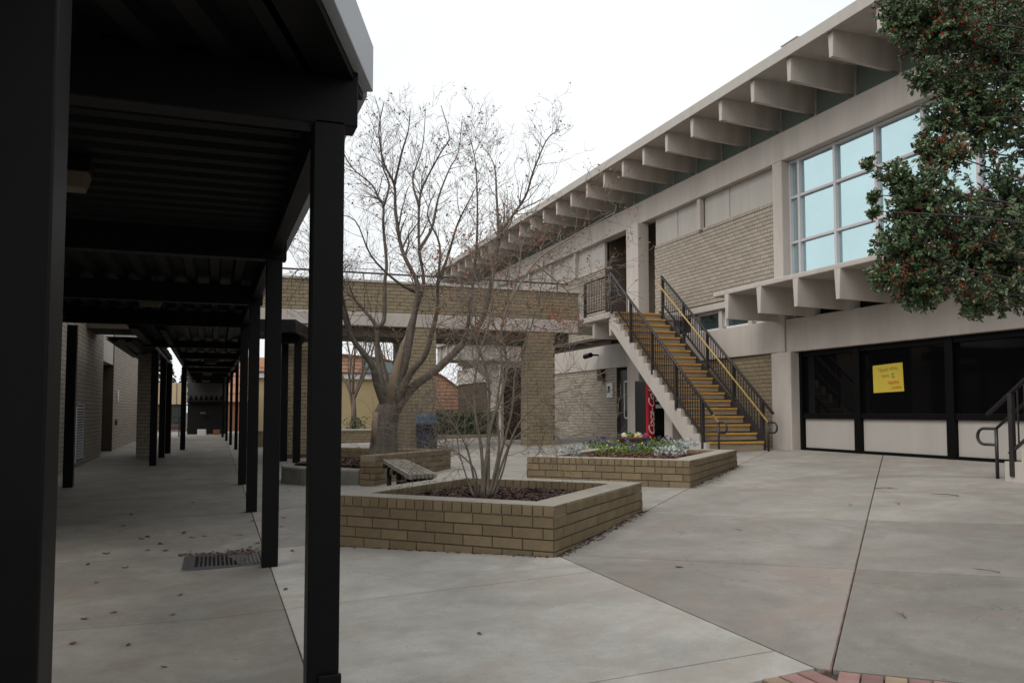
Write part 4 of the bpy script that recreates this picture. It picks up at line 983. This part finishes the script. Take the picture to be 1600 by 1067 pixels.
for (u, v, R_, dep, wgt) in LOBES:
    c = px(u, v, dep); st = Vector((6.0, 3.6, min(max(c.z-.5, 1.9), 4.6)))
    mid = st.lerp(c, .5)+Vector((random.gauss(0,.2),random.gauss(0,.2),random.uniform(-.15,.15))); tw.tube(smooth_path([st, mid, c], 4), [.011,.0105,.01,.009,.008,.007,.006,.005,.003], 5)
    jobs = [(c, R_)]*int(230*wgt) + [(mid.lerp(c, random.uniform(-.9, 1)), .2) for _ in range(int(40*max(wgt,.3)))]
    for (cc, RR) in jobs:
        dv = Vector((random.gauss(0,1),random.gauss(0,1),random.gauss(0,1))).normalized(); rr = RR*(random.random()**.45)
        tip = cc+Vector((dv.x*rr*1.05, dv.y*rr*1.05, dv.z*rr)); base = tip - dv*min(.16,RR) - Vector((0,0,.04)); d = (tip-base).normalized()
        tw.tube([cc.lerp(base,.35), base, tip], [.005,.004,.002], 3, cap=False)
        for k in range(21):
            t = random.uniform(.1, 1); q = base.lerp(tip, t); ld = (d*random.uniform(.2,.9)+rnd_perp(d)*.9).normalized(); holly_leaf(q, ld, random.uniform(.022,.037))
        if random.random() < (.6 if math.sin(cc.x*9)+math.sin(cc.z*8) > 0 else .15):
            q0 = base.lerp(tip, random.uniform(.5,1))
            for k in range(random.randint(3,8)): berry(q0+Vector((random.gauss(0,.016),random.gauss(0,.016),random.gauss(0,.016))), random.uniform(.005,.0075))
lv.build('crown', 'holly_leaf', ht, kind='stuff'); tw.build('branches', 'bark_dark', ht); be.build('berries', 'berry', ht, kind='stuff')
tb = MB(); tb.lathe((6.1,3.5,G(6.1,3.5)-.02), [(.5,0),(.5,.025),(.3,.05),(.05,.07)], 16); tb.build('mulch', 'mulch_base', None, kind='stuff', label='small ring of mulch at the foot of the holly tree', cat='mulch')

# ================================================================== FLOWERS in the second planter
def at2(u, v, z=.74):
    r_ = CF + CR*((u-800)/FPX) + CU*((533.5+SH-v)/FPX); t = (z-EYE)/r_.z; q = Vector((0,0,EYE))+r_*t; return q
def clump(name, u, v, label, cat, group, leafm, n, R_, H, s, petals=()):
    c = at2(u, v); t = T(name, (c.x, c.y, .72), label, cat, group); mb = MB()
    for _ in range(n):
        a = random.uniform(0,6.28); rr = R_*math.sqrt(random.random()); z = .72+H*random.random()*(1-.6*(rr/R_)**2)
        q = Vector((c.x+rr*math.cos(a), c.y+rr*math.sin(a), z)); d = Vector((math.cos(a)*.8, math.sin(a)*.8, random.uniform(.1,1))).normalized(); sd = rnd_perp(d); l = s*random.uniform(.6,1.2)
        mb.face([q, q+d*l*.5+sd*l*.32, q+d*l, q+d*l*.5-sd*l*.32])
    mb.build('foliage', leafm, t)
    for (pm, k, ps) in petals:
        mb = MB()
        for _ in range(k):
            a = random.uniform(0,6.28); rr = R_*math.sqrt(random.random()); q = Vector((c.x+rr*math.cos(a), c.y+rr*math.sin(a), .74+H*random.uniform(.75,1.2)))
            d = Vector((random.gauss(-.4,.4), random.gauss(-.7,.3), random.gauss(.5,.3))).normalized(); x = rnd_perp(d); y = d.cross(x)
            for w in range(5):
                an = w*1.2566; u1 = x*math.cos(an)+y*math.sin(an); u2 = x*math.cos(an+.6)+y*math.sin(an+.6); u0 = x*math.cos(an-.6)+y*math.sin(an-.6)
                mb.face([q, q+u0*ps*.8+d*.004, q+u1*ps+d*.006, q+u2*ps*.8+d*.004])
        mb.build('blossoms', pm, t)
k_ = 'silver dusty miller plants in the pansy planter'
for u, v, l in ((890,712,'silver leaved plant at the corner of the pansy planter under the footbridge pier'),(905,706,'silver leaved plant beside the first pansies of the flower planter'),(1040,712,'silver leaved plant at the front rim of the pansy planter'),(1056,710,'silver leaved plant next to the front rim corner of the pansy planter'),(1062,697,'silver leaved plant close to the foot of the stairs'),(1078,696,'silver leaved plant at the rim nearest the stair post')):
    clump('dusty_miller', u, v, l, 'plant', k_, 'dusty_leaf', 170, .17, .17, .055)
pans = [(925,700),(940,703),(955,697),(968,705),(985,698),(950,708),(935,694),(970,694),(1000,704),(1012,698),(1022,706),(1035,697),(1045,693),(990,709),(1010,691),(1030,690)]
for i, (u, v) in enumerate(pans):
    vi = i % 3 != 2
    clump('pansy', u, v, 'dark violet pansy in the brick flower planter' if vi else 'green pansy plant with yellow blossoms in the brick flower planter', 'flower', 'violet pansies' if vi else 'yellow pansies', 'plant_green', 170, .2, .13, .05, [('violet_petal', 7, .026)] if vi else [('yellow_petal', 2, .018), ('violet_petal', 2, .024)])
c = at2(990, 690, .8); fb = T('flower_bowl', (c.x, c.y, .72), 'shallow brown clay bowl of cream and magenta flowers among the pansies', 'flower bowl')
mb = MB(); mb.lathe((c.x,c.y,.72), [(.2,0),(.3,.06),(.36,.14),(.38,.15),(.38,.18),(.34,.18),(.3,.12)], 24); mb.build('bowl', 'clay', fb, smooth=True)
for dx, dy, m, r_ in ((-.22,.02,'cream_petal',.09),(.08,-.1,'cream_petal',.1),(.14,.05,'cream_petal',.1),(.27,-.08,'pink_petal',.08),(-.32,.05,'violet_petal',.06),(-.05,.1,'plant_green',.12),(0,-.12,'yellow_petal',.05)):
    mb = MB()
    for _ in range(90):
        d = Vector((random.gauss(0,1),random.gauss(0,1),abs(random.gauss(0,1)))).normalized(); q = Vector((c.x+dx,c.y+dy,.92))+d*r_*random.uniform(.6,1); x = rnd_perp(d); y = d.cross(x); mb.face([q-x*.025, q+y*.02, q+x*.025, q-y*.02])
    mb.build('blossoms' if m != 'plant_green' else 'foliage', m, fb)

# ================================================================== BENCH, BIN, DRAIN, LEAVES
bn_ = T('slat_bench', (2.95, 12.6, .3), 'weathered wooden slat bench beside the tree planter', 'bench')
fl, fr_, nl, nr = Vector((2.6,13.42)), Vector((2.98,13.42)), Vector((2.27,10.05)), Vector((2.66,10.2))
for k in range(7):
    a0 = fl.lerp(fr_, k/6*.87); b0 = nl.lerp(nr, k/6*.87); d = (b0-a0); L = d.length; d.normalize()
    mb = MB(); mb.obox(a0, d, L, Vector((1,0)), .043, .64, .7+random.uniform(-.003,.003)); mb.build('slat', 'wood_slat', bn_, bevel=.005)
for f_ in (.06, .5, .93):
    a0 = fl.lerp(nl, f_); b0 = fr_.lerp(nr, f_); d = (b0-a0); L = d.length; d.normalize(); n = Vector((-d.y, d.x))
    mb = MB(); mb.obox(a0, d, L, n, .07, .57, .64); mb.build('bearer', 'black_paint', bn_)
    for w in (.06, L-.12):
        q2 = a0+d*w; mb = MB(); mb.obox(q2, d, .06, n, .06, G(q2.x,q2.y)-.01, .57); mb.build('leg', 'black_paint', bn_)
# litter bin
tx, ty = 5.47, 22.05; gz = G(tx, ty)
bn2 = T('litter_bin', (tx, ty, gz), 'round dark blue litter bin with a domed blue lid in front of the brick pier', 'bin')
mb = MB(); mb.lathe((tx,ty,gz), [(.25,0),(.27,.02),(.295,.55),(.305,.57),(.305,.6)], 24); mb.build('barrel', 'bin_dark', bn2, smooth=False)
mb = MB(); mb.lathe((tx,ty,gz), [(.26,.6),(.26,.76)], 24); mb.build('opening', 'bin_black', bn2)
for a in range(4):
    an = a*math.pi/2+.78; mb = MB(); cx, cy = tx+.27*math.cos(an), ty+.27*math.sin(an); mb.box(cx-.06,cx+.06,cy-.06,cy+.06,gz+.58,gz+.78); mb.build('lid_strut', 'bin_dark', bn2, bevel=.01)
mb = MB(); mb.lathe((tx,ty,gz), [(.31,.76),(.315,.82),(.3,.84),(.285,.97),(.25,1.02),(.12,1.045),(.01,1.05)], 24); mb.build('lid', 'bin_blue', bn2, smooth=False)
# drain
gd = T('drain_grate', (.1, 8.3, G(.1,8.3)), 'iron drain grate full of dead leaves at the foot of a walkway post', 'drain grate')
def gb(mb, x0, x1, y0, y1, l0, l1): 
    zz = G((x0+x1)/2, (y0+y1)/2); return mb.box(x0,x1,y0,y1,zz+l0,zz+l1)
mb = MB(); gb(mb, -.22,.46,7.97,8.62,-.02,.004); mb.build('pit_shade_plate', 'void', gd)  # flat black plate; the darkness of the hole is put into its colour
mb = MB()
for a in ((-.24,-.14,7.95,8.64),(.44,.47,7.95,8.64),(-.14,.44,7.95,7.99),(-.14,.44,8.6,8.64)): gb(mb, *a, -.02, .016)
mb.build('frame', 'iron', gd)
for k in range(15):
    x = -.11+k*.037; mb = MB(); gb(mb, x, x+.014, 7.99, 8.6, -.01, .014); mb.build('bar', 'iron', gd)
lm = []
for k in range(6):
    mb = MB(); n = 7; pts = []
    for i in range(n):
        an = 2*math.pi*i/n; r_ = random.uniform(.5,1.0); pts.append(Vector((math.cos(an)*r_, math.sin(an)*r_*.6, random.uniform(.02,.4)*abs(math.cos(an)))))
    mb.v.append((0,0,.05)); 
    for q in pts: mb.v.append(tuple(q))
    for i in range(n): mb.f.append((0, 1+i, 1+(i+1)%n)); mb.m.append(0)
    lm.append(mb.mesh('fallen_leaf', 'fallen_leaf'))
def fleaf(x, y, s, grp, label, z=None):
    o = inst('fallen_leaf', random.choice(lm), (x, y, (G(x,y)+.004) if z is None else z), random.uniform(0,6.28), (s,s,s*.8)); tag(o, label, 'leaf', grp)
def gp_(u, v):
    r_ = CF + CR*((u-800)/FPX) + CU*((533.5+SH-v)/FPX); t = 6.0
    for _ in range(40):
        q = r_*t; t = min(max((G(q.x,q.y)-EYE)/r_.z, .1), 80)
    return r_*t
for k in range(34):
    x = random.uniform(-.1,.44); y = random.uniform(8.4,8.72) if k % 3 else random.uniform(8.0,8.6); fleaf(x, y, random.uniform(.02,.038), 'dead leaves on the drain', 'small dead red brown leaf lying on the drain grate', G(x,y)+.018)
for u, v in ((137,882),(150,910),(195,887),(273,791),(312,794),(394,814),(375,836),(301,840),(193,822),(230,839),(229,860),(287,833),(297,861),(401,849),(442,809),(440,823),(342,779),(205,804),(338,863),(258,860),(457,861),(280,930),(270,960),(176,957),(130,967),(113,1006),(200,1008),(258,1042),(749,990),(446,921),(520,850),(480,780),(188,831),(285,813),(300,785),(452,767),(220,842),(250,850),(165,865),(320,838),(1062,886),(500,905)):
    q = gp_(u, v); fleaf(q.x, q.y, random.uniform(.03,.06)*(1 if v < 900 else .75), 'dead leaves scattered on the paving', 'dead brown leaf lying loose on the concrete paving')
tme_ = []
for k in range(3):
    mb = MB(); p0 = Vector((-.12,0,.01)); mb.tube([p0, Vector((-.02,.02,.02)), Vector((.12,-.02,.012))], [.006,.005,.002], 4); mb.tube([Vector((-.02,.02,.02)), Vector((.06,.07,.02))], [.004,.002], 4); tme_.append(mb.mesh('twig','bark_grey'))
for u, v, s in ((1386,765,1.2),(1540,893,.8),(1412,962,.6),(1330,790,.6),(1405,788,.7),(1120,752,.8),(1475,775,1.4),(1155,829,.5)):
    q = gp_(u, v); o = inst('twig', random.choice(tme_), (q.x, q.y, G(q.x,q.y)+.002), random.uniform(0,6.28), (s,s,s)); tag(o, 'short fallen twig lying on the concrete court', 'twig', 'twigs on the court')

# ================================================================== BACKGROUND
lw = T('low_brick_wall', (4, 29.6, .4), 'low brick garden wall seen under the footbridge', 'wall')
mb = MB(); mb.box(1.0, 6.4, 29.62, 29.9, .2, .8); mb.build('core', 'mortar_dark', lw); lay(lw, courses((1.0,29.62), (1,0), 5.4, (0,-1), .3, .8), (1,0), 'brick_olive', 150)
mb = MB(); mb.box(.98, 6.42, 29.58, 29.94, .8, .86); mb.build('coping', 'beige_paint', lw)
tb_ = T('tan_building', (6, 41, .3), 'low tan rendered building with a white gutter behind the garden wall', 'building')
mb = MB(); mb.box(1.8, 9.4, 40, 44, .2, 3.05); mb.build('wall', 'tan_wall', tb_)
mb = MB(); mb.box(1.7, 9.5, 39.85, 40, 3.05, 3.3); mb.build('gutter', 'white_frame', tb_)
mb = MB(); mb.box(1.7, 9.5, 39.8, 44, 3.3, 3.36); mb.build('roof_edge', 'dark_brown', tb_)
mb = MB(); mb.hexa([(6.9,40.3,3.36),(8.4,40.3,3.36),(8.4,41.5,3.36),(6.9,41.5,3.36)], [(7.0,40.9,3.95),(8.3,40.9,3.95),(8.3,41.4,3.95),(7.0,41.4,3.95)]); mb.build('skylight', 'glass_mid', tb_)
ob = T('orange_brick_hall', (10, 46, .3), 'orange brick hall with a long sloping roof line behind the footbridge', 'building')
mb = MB(); prof = [(3.0,.2),(14.6,.2),(14.6,1.7),(11.9,3.5),(8.5,4.35),(3.0,4.75)]
n0 = len(mb.v); k = len(prof); mb.v += [(x,45,z) for x,z in prof]+[(x,52,z) for x,z in prof]; mb.f += [tuple(range(n0,n0+k)), tuple(range(n0+2*k-1,n0+k-1,-1))]; mb.m += [0,0]
for i in range(k): j = (i+1)%k; mb.f.append((n0+i,n0+k+i,n0+k+j,n0+j)); mb.m.append(0)
mb.build('gable_wall', 'orange_roof', ob)
for z in [1.6+.2*i for i in range(14)]:
    xr = 14.6 if z < 1.7 else (14.6-(z-1.7)/1.8*2.7 if z < 3.5 else (11.9-(z-3.5)/.85*3.4 if z < 4.35 else 8.0))
    mb = MB(); mb.box(3, xr, 44.985, 45, z, z+.02); mb.build('brick_joint', 'orange_dark', ob)
mb = MB(); mb.box(10.5, 14.4, 44.6, 45, 1.35, 1.62); mb.build('eave', 'orange_dark', ob)
for i, (a, b) in enumerate(zip(prof[2:-1], prof[3:])):
    mb = MB(); mb.hexa([(b[0],44.85,b[1]),(a[0],44.85,a[1]),(a[0],52.1,a[1]),(b[0],52.1,b[1])], [(b[0],44.85,b[1]+.1),(a[0],44.85,a[1]+.1),(a[0],52.1,a[1]+.1),(b[0],52.1,b[1]+.1)]); mb.build('roof_trim', 'orange_dark', ob)
# hedge
hd = T('clipped_hedge', (9, 30.5, .5), 'clipped evergreen hedge behind the litter bin', 'hedge'); mb = MB()
for _ in range(9000):
    q = Vector((random.uniform(7.4,11.2), random.uniform(30,31.2), random.uniform(.5,1.45+.08*math.sin(random.random()*9))))
    if 7.6 < q.x < 11 and 30.2 < q.y < 31 and q.z < 1.25 and random.random() < .8: continue
    leaf_quad(mb, q, random.uniform(.03,.06))
mb.build('foliage', 'hedge_leaf', hd, kind='stuff')
mb = MB(); mb.box(7.5,11.1,30.15,31.05,.4,1.3); mb.build('core', 'pine_leaf', hd)
hk = T('garden_kerb', (9, 29.6, .4), 'low brown edging kerb in front of the hedge', 'kerb'); mb = MB(); mb.box(7.2,12,29.6,29.8,.3,.62); mb.build('kerb', 'brick_olive', hk, bevel=.01)
# far balcony of the school beyond the bridge
fb2 = T('far_balcony', (11, 34, 4), 'distant beige concrete balcony of the school seen under the footbridge', 'balcony')
mb = MB(); mb.box(9.3, 12.68, 33.2, 36.5, 4.35, 4.55); mb.build('slab', 'beige_paint', fb2)
for y in (33.3, 34.4, 35.5): mb = MB(); mb.box(9.4, 12.6, y, y+.12, 3.65, 4.35); mb.build('slab_beam', 'beige_paint', fb2)
for k in range(4): mb = MB(); mb.box(9.5+k*.75, 9.62+k*.75, 33.25, 36.4, 3.7, 4.35); mb.build('slab_beam', 'beige_paint', fb2)
mb = MB(); mb.tube([(9.35,33.25,5.35),(12.6,33.25,5.35)], .03, 6); mb.build('top_rail', 'rail_paint', fb2)
me = MB().box(-.012,.012,-.012,.012,0,.8).mesh('baluster','rail_paint')
for k in range(22): inst('baluster', me, (9.4+k*.148, 33.25, 4.55), 0, (1,1,1), fb2)
mb = MB(); mb.hexa([(11.5,33.6,.4),(12.6,33.6,.4),(12.6,34.6,.4),(11.5,34.6,.4)],[(11.2,33.6,3.0),(12.6,33.6,3.0),(12.6,34.6,3.0),(11.2,34.6,3.0)]); mb.hexa([(11.2,33.6,3.0),(12.6,33.6,3.0),(12.6,34.6,3.0),(11.2,34.6,3.0)],[(10.3,33.6,3.7),(12.6,33.6,3.7),(12.6,34.6,3.7),(10.3,34.6,3.7)]); mb.build('support', 'beige_paint', fb2)
dk = T('brown_door_wall', (9.9, 27, .5), 'dark brown door wall beyond the footbridge, left of its last pier', 'door'); mb = MB(); mb.box(9.4, 10.35, 27, 27.2, .3, 3.0); mb.build('door', 'brown_door', dk); mb = MB(); mb.box(9.3, 9.4, 26.95, 27.2, .3, 3.1); mb.build('frame', 'beige_paint', dk)
# far end of the walkway
fe = T('far_entrance', (-.4, 44.3, .35), 'dark entrance wall with doors at the far end of the covered walkway', 'entrance')
mb = MB(); mb.box(-1.25, .55, 44.2, 44.5, 2.0, 3.1); mb.build('upper_wall', 'door_grey', fe)
mb = MB(); mb.box(-1.25, .55, 44.3, 44.6, .3, 2.0); mb.build('doors', 'void', fe)
mb = MB(); mb.box(-1.25, .55, 44.15, 44.2, 1.92, 2.0); mb.build('header', 'black_paint', fe)
for k in range(7):
    x = -1.1+k*.24; mb = MB(); mb.hexa([(x-.1,44.16,2.05),(x+.1,44.16,2.05),(x+.1,44.19,2.05),(x-.1,44.19,2.05)],[(x-.02,44.16,2.3),(x+.02,44.16,2.3),(x+.02,44.19,2.3),(x-.02,44.19,2.3)]); mb.build('ornament', 'black_paint', fe)
mb = MB(); mb.box(-.66,-.4,44.1,44.2,1.38,1.46); mb.build('lit_sign', 'lamp_tan', fe)
s = T('white_carton', (-.6, 43.4, .35), 'white box standing before the far dark doors', 'box'); mb = MB(); mb.box(-.75,-.35,43.2,43.5,.33,.62); mb.build('carton', 'white_frame', s, bevel=.01)
s = T('brown_carton', (.1, 43.4, .35), 'low brown box standing before the far dark doors', 'box'); mb = MB(); mb.box(-.02,.3,43.2,43.5,.33,.6); mb.build('carton', 'orange_dark', s, bevel=.01)
fo = T('orange_classroom_block', (2.2, 50, .3), 'orange brick classroom block beyond the far walkway posts', 'building')
mb = MB(); mb.box(.62, 2.9, 49.5, 55, 2.05, 4.6); mb.build('upper_wall', 'orange_roof', fo); mb = MB(); mb.box(.62, 2.9, 49.7, 55, .2, 2.05); mb.build('lower_wall', 'orange_dark', fo)
for z in (2.5,3.0,3.5,4.0): mb = MB(); mb.box(.62,2.9,49.485,49.5,z,z+.03); mb.build('joint', 'orange_dark', fo)
fcb = T('cream_building', (-2.4, 56, .3), 'cream panelled building with brown base in the gap left of the far walkway', 'building')
mb = MB(); mb.box(-7, -1.75, 56, 60, 1.95, 3.3); mb.build('upper_wall', 'cream_wall', fcb); mb = MB(); mb.box(-7,-1.75,56.2,60,.2,1.95); mb.build('lower_wall', 'dark_brown', fcb)
for k in range(6): mb = MB(); mb.box(-5.0+k*.55,-4.97+k*.55,55.97,56,1.95,3.3); mb.build('panel_joint', 'dark_brown', fcb)
for k in range(4): mb = MB(); mb.box(-3.2+k*.4,-2.9+k*.4,56.15,56.2,.8,1.8); mb.build('window', 'glass_mid', fcb)
rl_ = T('far_railing', (-1.9, 41, .35), 'dark ramp railing in the gap left of the far walkway', 'railing')
for z in (.75, 1.0, 1.25): mb = MB(); mb.tube([(-3.0,41,z),(-1.45,41,z)], .03, 5); mb.build('rail', 'rail_paint', rl_)
for x in (-2.6,-2.0,-1.5): mb = MB(); mb.tube([(x,41,.3),(x,41,1.25)], .03, 5); mb.build('rail_post', 'rail_paint', rl_)
# far trees
def far_tree(x, y, h, label, seed, evergreen=False, m='bark_far'):
    random.seed(seed); z = G(x, y)-.05; t = T('far_tree' if evergreen else 'bare_tree', (x,y,z), label, 'tree', None); tr_ = MB(); cr_ = MB(); tips = []
    tr_.tube([(x,y,z),(x+.03,y,z+h*.2),(x,y,z+h*.32)], [h*.022,h*.018,h*.016], 8); tr_.build('trunk', m, t, smooth=True)
    if evergreen:
        for _ in range(2600):
            a = random.uniform(0,6.28); zz = random.random(); rr = h*.22*(1-zz)*math.sqrt(random.random())+.1; leaf_quad(cr_, Vector((x+rr*math.cos(a), y+rr*math.sin(a), z+h*(.25+.75*zz))), h*.02)
        cr_.build('crown', 'pine_leaf', t, kind='stuff')
    else:
        for k in range(7):
            a = k*.9+random.random(); grow(cr_, Vector((x,y,z+h*random.uniform(.2,.32))), Vector((math.cos(a)*.45, math.sin(a)*.45, 1)), h*random.uniform(.45,.65), h*.01, 3, tips, .35, .16, 5, 5, .55, 5)
        cr_.build('branches', m, t, smooth=True, kind='stuff')
far_tree(4.9, 31.2, 5.6, 'slender bare tree growing behind the low garden wall', 3)
far_tree(7.5, 37, 7.5, 'bare tree standing before the tan building under the footbridge', 5)
far_tree(12.2, 58, 8.5, 'distant bare tree behind the orange hall roof', 8)
for i, (x, y, h, l) in enumerate(((-4.2,75,7.5,'dark evergreen tree directly above the cream building roof'),(-6.5,80,9,'tall dark evergreen tree behind the cream building'),(-2.2,84,7,'small dark evergreen tree beside the far walkway gap'))): far_tree(x, y, h, l, 20+i, True)
s = T('dry_shrub', (5.2, 30.4, .5), 'small yellowish shrub behind the low garden wall', 'shrub'); mb = MB(); random.seed(4)
for _ in range(400):
    d = Vector((random.gauss(0,.4),random.gauss(0,.4),1)).normalized(); leaf_quad(mb, Vector((4.9,30.5,.75))+d*random.uniform(.1,.6)+Vector((random.gauss(0,.15),random.gauss(0,.15),0)), .04)
mb.build('foliage', 'hedge_leaf', s)
